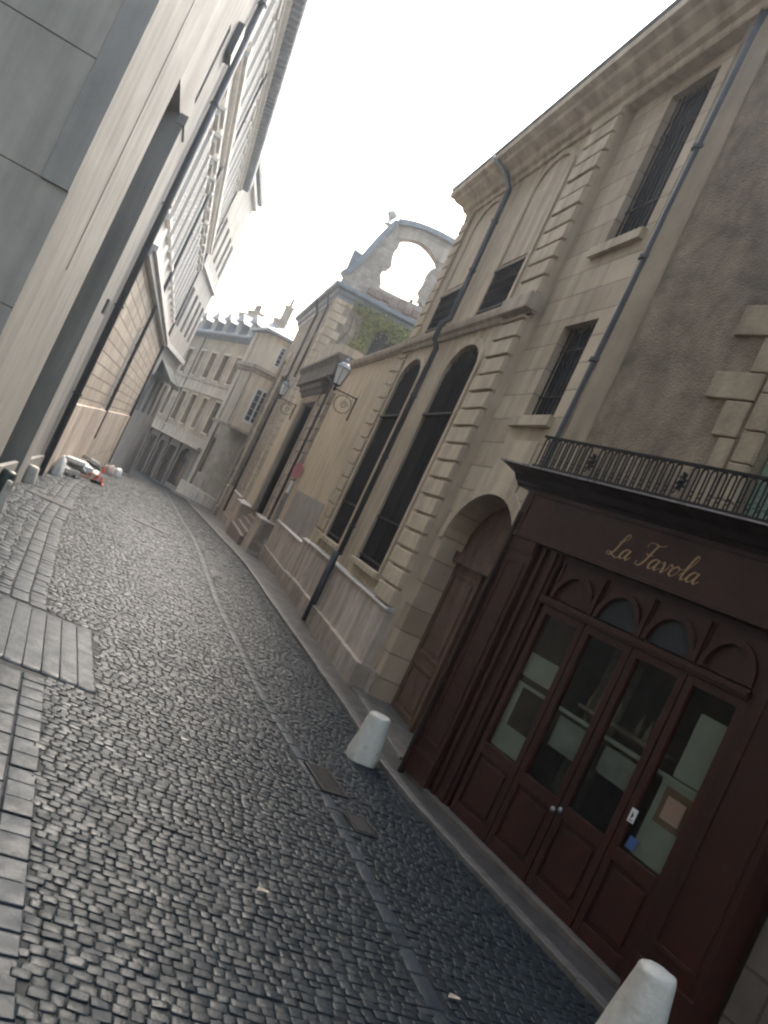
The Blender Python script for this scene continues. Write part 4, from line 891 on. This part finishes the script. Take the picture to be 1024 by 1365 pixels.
m = MB(); m.tube([Ff(14.6, .1, 10.7), Ff(14.6, .1, 1.8)], .06, 6); m.build('downpipe', pipe_m, t)
# street lamp / tree in front of the facade reads as a small shrub by window
t2 = thing('oriel_house', Ff(1, 0, gF), 'pale house with a corner oriel and white lattice windows beside the grey house', 'building')
m = MB(); wall(m, Ff, -3.5, 3.6, gF, 11.2, [(2.1, 2.7, .4, 3.2)], d=.05, depth=.4); body(m, Ff, -3.5, 3.6, gF, 11.2, 9, d=.05); m.build('wall', stone_grey_f, t2)
m = MB(); m.box(Ff, 2.1, 2.7, -.36, -.3, .4, 3.2); m.build('window', glass_dark, t2)
m = MB(); m.box(Ff, -3.5, 4.6, -.1, .3, gF, -.72); m.parts('plinth', stone_plinth, t2, bevel=.03)
m = MB(); m.box(Ff, 2.9, 3.6, .0, .2, -.7, 10.9); m.build('pilaster', stone_grey, t2)
# oriel volume: plan polygon
cx0 = Vector((3.40, 62.0)); dl_ = Vector((DF[0], DF[1])); dr_ = Vector((1, .10)).normalized()
A_ = cx0 + dl_ * 3.3; B_ = cx0; C_ = cx0 + dr_ * 4.0
Fo_l = Frame((B_.x, B_.y), DF); Fo_r = Frame((B_.x, B_.y), (dr_.x, dr_.y), -1)
ZO0, ZO1 = 4.35, 11.3
m = MB(); wall(m, Fo_l, 0, 3.3, ZO0, ZO1, [], depth=.2); hr = [(.55, 2.2, 5.0, 7.6), (.85, 2.3, 9.3, 10.9)]; wall(m, Fo_r, 0, 4, ZO0, ZO1, hr, depth=.2)
m.poly([(B_.x, B_.y, ZO0), (C_.x, C_.y, ZO0), (C_.x, C_.y + 4, ZO0), (A_.x, A_.y, ZO0)]); m.poly([(B_.x, B_.y, ZO1), (C_.x, C_.y, ZO1), (C_.x, C_.y + 4, ZO1), (A_.x, A_.y, ZO1)]); m.poly([(A_.x, A_.y, ZO0), (A_.x + 2, A_.y + 1, ZO0), (A_.x + 2, A_.y + 1, ZO1), (A_.x, A_.y, ZO1)])
orl = m.build('oriel', M('pale_oriel_stone', (.62, .54, .42), (.50, .43, .33), nscale=.8, streak=.3), t2)
for (a, b, c, e) in hr: window_fill(orl, Fo_r, a, b, c, e, d=-.12, nx=3, nz=5, fw=.16)
m = MB()
for z0, z1, d in ((4.22, 4.42, .16), (8.35, 8.62, .14), (8.62, 8.9, .3)):
    m.profile(Fo_l, [(-.02, z0), (d, z0 + .03), (d, z1), (-.02, z1)], 0, 3.3, m0=.6); m.profile(Fo_r, [(-.02, z0), (d, z0 + .03), (d, z1), (-.02, z1)], 0, 4, m0=.6)
m.parts('moulding', stone_grey, orl)
m = MB(); m.box(Fo_l, .5, .62, -.02, .06, 4.5, 8.3); m.box(Fo_l, 2.4, 2.52, -.02, .06, 4.5, 11.2); m.parts('drain_strip', stone_grey, orl)
m = MB(); e_ = .45
Pb = [B_ + Vector((-.55, -.5)), C_ + Vector((0, -.5)), C_ + Vector((0, 5)), A_ + Vector((-.4, .6))]; ap = (5.2, 65.5, 12.9); ap2 = (5.8, 65.5, 12.9)
m.poly([(p.x, p.y, 11.3) for p in Pb]); 
for i in range(4): p, q2 = Pb[i], Pb[(i + 1) % 4]; m.poly([(p.x, p.y, 11.3), (q2.x, q2.y, 11.3), (q2.x, q2.y, 11.48), (p.x, p.y, 11.48)]); m.poly([(p.x, p.y, 11.48), (q2.x, q2.y, 11.48), ap])
m.build('roof', zinc, t2)
chimney(Ff, 2.2, -.8, 11.4, 14.3, .5, .5, 1, t2)

# ================================================================== LEFT SIDE
W0 = Frame((-2.75, 0), (0, 1), -1)
# ---- nearest smooth building with corner
t = thing('smooth_stone_building', (-2.75, 14, 0), 'near building of smooth grey limestone slabs filling the left edge of the picture', 'building')
Fa = Frame((-2.75, 14.0), (-.994, -.111))      # face towards the viewer, u to the left
m = MB(); zz = -.48
while zz < 19:
    m.box(Fa, 0.0, 3.4 if int(zz) % 2 else 2.5, -.4, 0, zz + .011, min(zz + 1.869, 19)); m.box(Fa, 3.422 if int(zz) % 2 else 2.522, 9, -.4, 0, zz + .011, min(zz + 1.869, 19)); zz += 1.88
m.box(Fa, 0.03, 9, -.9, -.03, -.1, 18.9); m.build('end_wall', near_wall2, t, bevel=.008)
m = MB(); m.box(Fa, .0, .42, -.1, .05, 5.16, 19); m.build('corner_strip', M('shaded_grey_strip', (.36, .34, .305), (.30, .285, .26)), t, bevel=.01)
m = MB(); wall(m, W0, 14.0, 25.3, -.2, 19, [(18.85, 20.95, .0, 9.05), (22.15, 22.6, 9.9, 11.9), (22.9, 23.4, 7.4, 9.1)], depth=.55)
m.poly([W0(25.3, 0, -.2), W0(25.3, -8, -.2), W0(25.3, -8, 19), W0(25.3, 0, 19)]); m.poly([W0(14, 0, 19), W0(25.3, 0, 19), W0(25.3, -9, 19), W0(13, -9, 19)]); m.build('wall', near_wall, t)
m = MB(); m.box(W0, 18.85, 20.95, -.6, -.5, 0, 9.05); dr2 = m.build('tall_doorway', M('brown_grey_recess', (.27, .245, .215), (.21, .19, .165)), t)
m = MB(); m.box(W0, 22.15, 22.6, -.5, -.4, 9.9, 11.9); m.box(W0, 22.9, 23.4, -.5, -.4, 7.4, 9.1); m.parts('slit_window', glass_dark, t)
m = MB(); m.box(W0, 20.97, 22.05, -.02, .16, 0, 8.85); m.box(W0, 20.95, 22.1, -.02, .2, 8.85, 9.1); m.parts('pilaster', near_wall, t, bevel=.01)
m = MB(); m.box(W0, 16.5, 16.62, -.0, .012, 4.4, 10.5); m.build('groove_shade_strip', near_wall, t)
m = MB(); m.box(W0, 23.35, 24.1, -.0, .18, 11.7, 12.55); m.build('vent_box', pipe_m, t, bevel=.02)
m = MB(); m.box(W0, 22.5, 22.95, -.0, .16, 4.45, 4.80); m.tube([W0(22.7, .03, 4.45), W0(22.7, .03, 1.5)], .012, 5); m.build('junction_box', pipe_m, t)
m = MB(); m.box(W0, 14.02, 25.2, -.0, .10, -.2, .55); m.build('plinth', near_wall, t, bevel=.02)
m = MB(); m.box(W0, 25.3, 26.6, -.7, -.3, -.4, 18); m.build('recessed_joint', pipe_m, t)
drainpipe(t, [W0(25.15, .14, 18), W0(25.15, .14, .0)], .10, (14, 11, 8, 5, 2.4))
m = MB(); m.lathe((-2.52, 19.2, .02), [(.15, 0), (.18, .1), (.17, .42), (.12, .48)], 10); o = m.build('waste_sack', dk_green, origin=(-2.52, 19.2, .0), smooth=True); tag(o, 'small dark green bin against the left wall beside the white guard stone', 'bin')

# ---- unseen house added left of the viewer to shade the shopfront and near street
Wv = Frame((-5.2, 0), (0, 1), -1)
t = thing('added_shade_house', (-5.2, -2, 0), 'plain stone house added unseen beyond the left edge of the picture to shade the red shopfront', 'building')
wv = [(u, u + 1.2, c, c + 2.1) for u in (-11, -7.5, -4, -.5, 3, 6.5) for c in (1.2, 4.8, 8.3, 11.6)]
m = MB(); wall(m, Wv, -13, 9.5, -.2, 15.5, wv, depth=.3); body(m, Wv, -13, 9.5, -.2, 15.5, 6); m.build('wall', stone_grey, t)
for a, b, c, e in wv: window_fill(t, Wv, a, b, c, e, d=-.26, nx=2, nz=3)
m = MB(); m.box(Wv, -13.3, 9.8, -6.3, .35, 15.5, 15.7); m.hexa([Wv(-13.3, .35, 15.7), Wv(9.8, .35, 15.7), Wv(9.8, -6.3, 15.7), Wv(-13.3, -6.3, 15.7), Wv(-10, -2.5, 18), Wv(6, -2.5, 18), Wv(6, -3.5, 18), Wv(-10, -3.5, 18)]); m.build('roof', slate, t)

# ---- long rusticated building
L1 = Frame((-2.75, 26.4), (.14, 29.6), -1)
def y1(y): return (y - 26.4) / math.cos(math.atan(.14 / 29.6))
t = thing('rusticated_building', (-2.75, 40, gz(40)), 'long tall building, blocky rusticated ground floor and pale shuttered upper floors under deep eaves', 'building')
ENDU = y1(56)
wins1 = []; wins2 = []
u = 1.2
while u < ENDU - 1.5: wins1.append((u, u + 1.15, 8.3, 11.4)); wins2.append((u, u + 1.15, 13.9, 16.5)); u += 2.55
m = MB(); wall(m, L1, 0, ENDU, -1.6, 7.0, [], depth=.3); m.build('rusticated_wall', rustic, t)
m = MB(); wall(m, L1, 0, ENDU, 7.0, 17.6, wins1 + wins2, depth=.3); body(m, L1, 0, ENDU, 7.0, 17.6, 10); body(m, L1, 0, ENDU, -1.6, 7.0, 10); m.build('upper_wall', white_wall, t)
for a, b, c, e in wins1 + wins2:
    w_ = window_fill(t, L1, a, b, c, e, d=-.26, nx=2, nz=4)
    for (s0, s1) in ((a - .58, a - .03), (b + .03, b + .58)):
        m = MB(); m.box(L1, s0, s1, .0, .05, c - .02, e + .02)
        for k in range(18): zz = c + .1 + k * (e - c - .2) / 18; m.box(L1, s0 + .06, s1 - .06, .05, .065, zz, zz + .08)
        m.build('shutter', louvre, w_)
    m = MB(); m.box(L1, a - .15, b + .15, -.02, .16, c - .16, c - .02)
    if c < 9: m.box(L1, a - .2, b + .2, -.02, .14, e + .12, e + .3); m.box(L1, a - .28, b + .28, -.02, .26, e + .3, e + .40)
    else: m.box(L1, a - .2, b + .2, -.02, .12, e + .1, e + .28)
    m.parts('window_trim', white_wall, t)
for z0, z1, d in ((6.75, 6.95, .18), (6.95, 7.12, .30), (12.0, 12.16, .14), (12.9, 13.05, .16), (13.05, 13.2, .28), (17.1, 17.3, .14), (17.3, 17.55, .3)):
    m = MB(); m.box(L1, 0, ENDU, -.02, d, z0, z1); m.parts('string_course', white_wall, t)
m = MB(); m.box(L1, .0, ENDU, -.02, .12, -1.5, 2.1); m.parts('plinth', stone_plinth, t, bevel=.02)
m = MB(); m.box(L1, 0, ENDU + .1, -.2, .72, 17.56, 17.66); m.box(L1, 0, ENDU + .1, .66, .74, 17.66, 17.95)
for k in range(58): u = .3 + k * .51; m.box(L1, u, u + .12, .0, .68, 17.42, 17.558)
m.build('eaves', zinc, t)
m = MB(); m.hexa([L1(0, .72, 17.66), L1(ENDU, .72, 17.66), L1(ENDU, -9, 17.66), L1(0, -9, 17.66), L1(1, -2.2, 20.2), L1(ENDU - 1, -2.2, 20.2), L1(ENDU - 1, -6, 20.2), L1(1, -6, 20.2)]); rf = m.build('roof', slate, t)
for yy in (33.5, 39, 43.6, 48.2, 52.6):
    u = y1(yy); m = MB(); m.box(L1, u - .6, u + .6, -2.5, .35, 17.7, 19.4); m.prism(L1, [(u - .85, 19.35), (u + .85, 19.35), (u + .5, 19.9), (u, 20.35), (u - .5, 19.9)], -2.6, .55); m.box(L1, u - .8, u + .8, .35, .62, 17.95, 18.1); dm = m.build('dormer', zinc, t)
    m = MB(); m.box(L1, u - .4, u + .4, .35, .38, 18.2, 19.3); m.build('pane', glass_dark, dm)
for yy in (37.3, 55.6): drainpipe(t, [L1(y1(yy), .10, 17.4), L1(y1(yy), .10, .9 if yy < 50 else -1.0)], .07, (15, 10, 5, 3))
m = MB(); m.tube([L1(9.3, .06, 2.2), L1(9.3, .06, 5.6)], .035, 6); m.build('cable_duct', white_wall, t)

# ---- curved end building
L2 = Frame((-2.6, 56.05), (1.2, 10), -1); E2 = math.hypot(1.2, 10)
t = thing('corner_building', (-2, 61, gz(61)), 'tall pale building where the street bends left, with a dark awning on its front', 'building')
w2 = [(u, u + 1.1, c, e) for u in (1.0, 3.4, 5.8, 8.0) for c, e in ((8.4, 11.0), (13.4, 15.8), (2.6, 5.0))]
m = MB(); wall(m, L2, 0, E2, -2.2, 19.6, w2, depth=.3); body(m, L2, 0, E2, -2.2, 19.6, 8); m.build('wall', M('pale_grey_render', (.42, .395, .36), (.33, .31, .285), nscale=.8, streak=.3), t)
for a, b, c, e in w2: window_fill(t, L2, a, b, c, e, d=-.26, nx=2, nz=3)
m = MB()
for z0, z1, d in ((6.9, 7.2, .25), (12.3, 12.6, .2), (19.1, 19.4, .25)): m.box(L2, 0, E2, -.02, d, z0, z1)
m.parts('string_course', white_wall, t)
m = MB(); m.box(L2, -.2, E2 + .1, -.2, .45, 19.6, 19.75); m.box(L2, -.2, E2 + .1, .40, .48, 19.75, 20.0); m.build('eaves', zinc, t)
m = MB(); m.hexa([L2(0, .4, 19.75), L2(E2, .4, 19.75), L2(E2, -8, 19.75), L2(0, -8, 19.75), L2(1, -3, 22), L2(E2 - 1, -3, 22), L2(E2 - 1, -5, 22), L2(1, -5, 22)]); rf = m.build('roof', slate, t)
m = MB(); m.box(L2, 2, 2.9, -1.2, -.3, 20, 21.6); m.build('chimney', white_wall, rf)
m = MB(); m.hexa([L2(2.0, .0, 5.3), L2(7.5, .0, 5.3), L2(7.5, 1.0, 4.9), L2(2.0, 1.0, 4.9), L2(2.0, .0, 6.2), L2(7.5, .0, 6.2), L2(7.5, 1.05, 5.15), L2(2.0, 1.05, 5.15)]); o = m.build('awning', dk_green, t)

# ---- building site clutter by the left wall
def heap(name, x, y, rx, ry, h, mat, label, cat, seed, grp=None):
    r_ = random.Random(seed); bmx = bmesh.new(); bmesh.ops.create_icosphere(bmx, subdivisions=3, radius=1)
    for v in bmx.verts:
        n = 1 + .18 * math.sin(v.co.x * 5 + seed) * math.cos(v.co.y * 4 + seed) + r_.uniform(-.05, .05)
        v.co = Vector((v.co.x * rx * n, v.co.y * ry * n, max(-.05, v.co.z * h * n)))
    me = bpy.data.meshes.new(name); bmx.to_mesh(me); bmx.free(); me.polygons.foreach_set('use_smooth', [True] * len(me.polygons)); me.materials.append(mat)
    o = bpy.data.objects.new(name, me); col.objects.link(o); o.location = (x, y, gz(y)); return tag(o, label, cat, grp)
def pile(x, y, n, rx, ry, h, label, seed):
    r_ = random.Random(seed); t = thing('block_pile', (x, y, gz(y)), label, 'pile'); 
    for k in range(n):
        f = k / n; px, py = x + r_.uniform(-rx, rx) * (1 - .6 * f), y + r_.uniform(-ry, ry) * (1 - .5 * f); a = r_.uniform(0, 3.1); w, l, hh = r_.uniform(.15, .35), r_.uniform(.2, .5), r_.uniform(.05, .16); z = gz(y) + f * h
        F_ = Frame((px, py), (math.cos(a), math.sin(a))); tl = r_.uniform(-.12, .12)
        m = MB(); m.hexa([F_(-w, -l, z - tl), F_(w, -l, z + tl), F_(w, l, z + tl), F_(-w, l, z - tl), F_(-w * .95, -l * .95, z + hh - tl), F_(w, -l, z + hh + tl), F_(w * .9, l, z + hh + tl), F_(-w, l * .9, z + hh - tl)])
        m.build('block', r_.choice((tarp, tarp, sandy, stone_wet)), t, bevel=.02)
pile(-2.3, 30.6, 9, .30, .9, .50, 'untidy pile of pale building blocks against the left wall before the cone', 3)
pile(-2.2, 36.0, 8, .3, 1.0, .55, 'taller untidy pile of white blocks behind the cone by the left wall', 5)
heap('sand_heap', -2.0, 33.6, .5, .8, .32, sandy, 'low heap of sandy rubble between the white sheets and the cone', 'rubble heap', 8)
heap('sack', -1.8, 44, .3, .45, .5, pink_m, 'pinkish builder sack with a folded top at the foot of the corner', 'sack', 9)
heap('sack', -1.5, 46.5, .28, .4, .45, tarp, 'pale full sack, farthest item of the building site', 'sack', 12)
heap('sack', -2.45, 27.6, .18, .3, .6, tarp, 'narrow pale bag leaning on the left wall beside the drainpipe', 'sack', 14)
t = thing('traffic_cone', (-1.5, 32.6, gz(32.6)), 'orange traffic cone at the end of the building site barrier', 'traffic cone')
z0 = gz(32.6); m = MB(); m.lathe((-1.5, 32.6, z0 + .05), [(.15, 0), (.10, .22)], 16); m.lathe((-1.5, 32.6, z0 + .40), [(.065, 0), (.025, .22), (.01, .23)], 16); m.build('cone', orange, t, smooth=False)
m = MB(); m.lathe((-1.5, 32.6, z0 + .27), [(.10, 0), (.065, .13)], 16); m.build('white_band', white_paint, t)
m = MB(); m.box(Frame((-1.5, 32.6), (1, 0)), -.2, .2, -.2, .2, z0 + .015, z0 + .055); m.build('base', orange, t, bevel=.01)
t = thing('site_barrier', (-2.0, 32.2, gz(32)), 'low red and white site barrier plank beside the orange cone', 'barrier')
Fb = Frame((-2.45, 32.9), (.95, -.75)); m = MB(); m.box(Fb, 0, 1.25, -.02, .02, z0 + .12, z0 + .30); pk = m.build('plank', white_paint, t)
m = MB()
for k in range(4): m.prism(Fb, [(.05 + k * .31, z0 + .12), (.2 + k * .31, z0 + .12), (.28 + k * .31, z0 + .30), (.13 + k * .31, z0 + .30)], -.024, .024)
m.build('red_stripes', orange, pk)
m = MB(); m.box(Fb, .02, .16, -.22, .22, z0 + .01, z0 + .12); m.box(Fb, 1.08, 1.22, -.22, .22, z0 + .01, z0 + .12); m.parts('foot', iron, t)

# ---- air between here and the far end of the street
HAZE = .0010
if HAZE:
    m = MB(); m.hexa([(-60, -30, -9), (60, -30, -9), (60, 130, -9), (-60, 130, -9), (-60, -30, 30), (60, -30, 30), (60, 130, 30), (-60, 130, 30)])
    hm = bpy.data.materials.new('haze'); hm.use_nodes = True; n_ = hm.node_tree; n_.nodes.clear(); v_ = n_.nodes.new('ShaderNodeVolumePrincipled'); v_.inputs['Color'].default_value = (.80, .88, 1, 1); v_.inputs['Density'].default_value = HAZE; v_.inputs['Anisotropy'].default_value = .7
    o_ = n_.nodes.new('ShaderNodeOutputMaterial'); n_.links.new(v_.outputs[0], o_.inputs['Volume'])
    tag(m.build('haze', hm), kind='stuff')
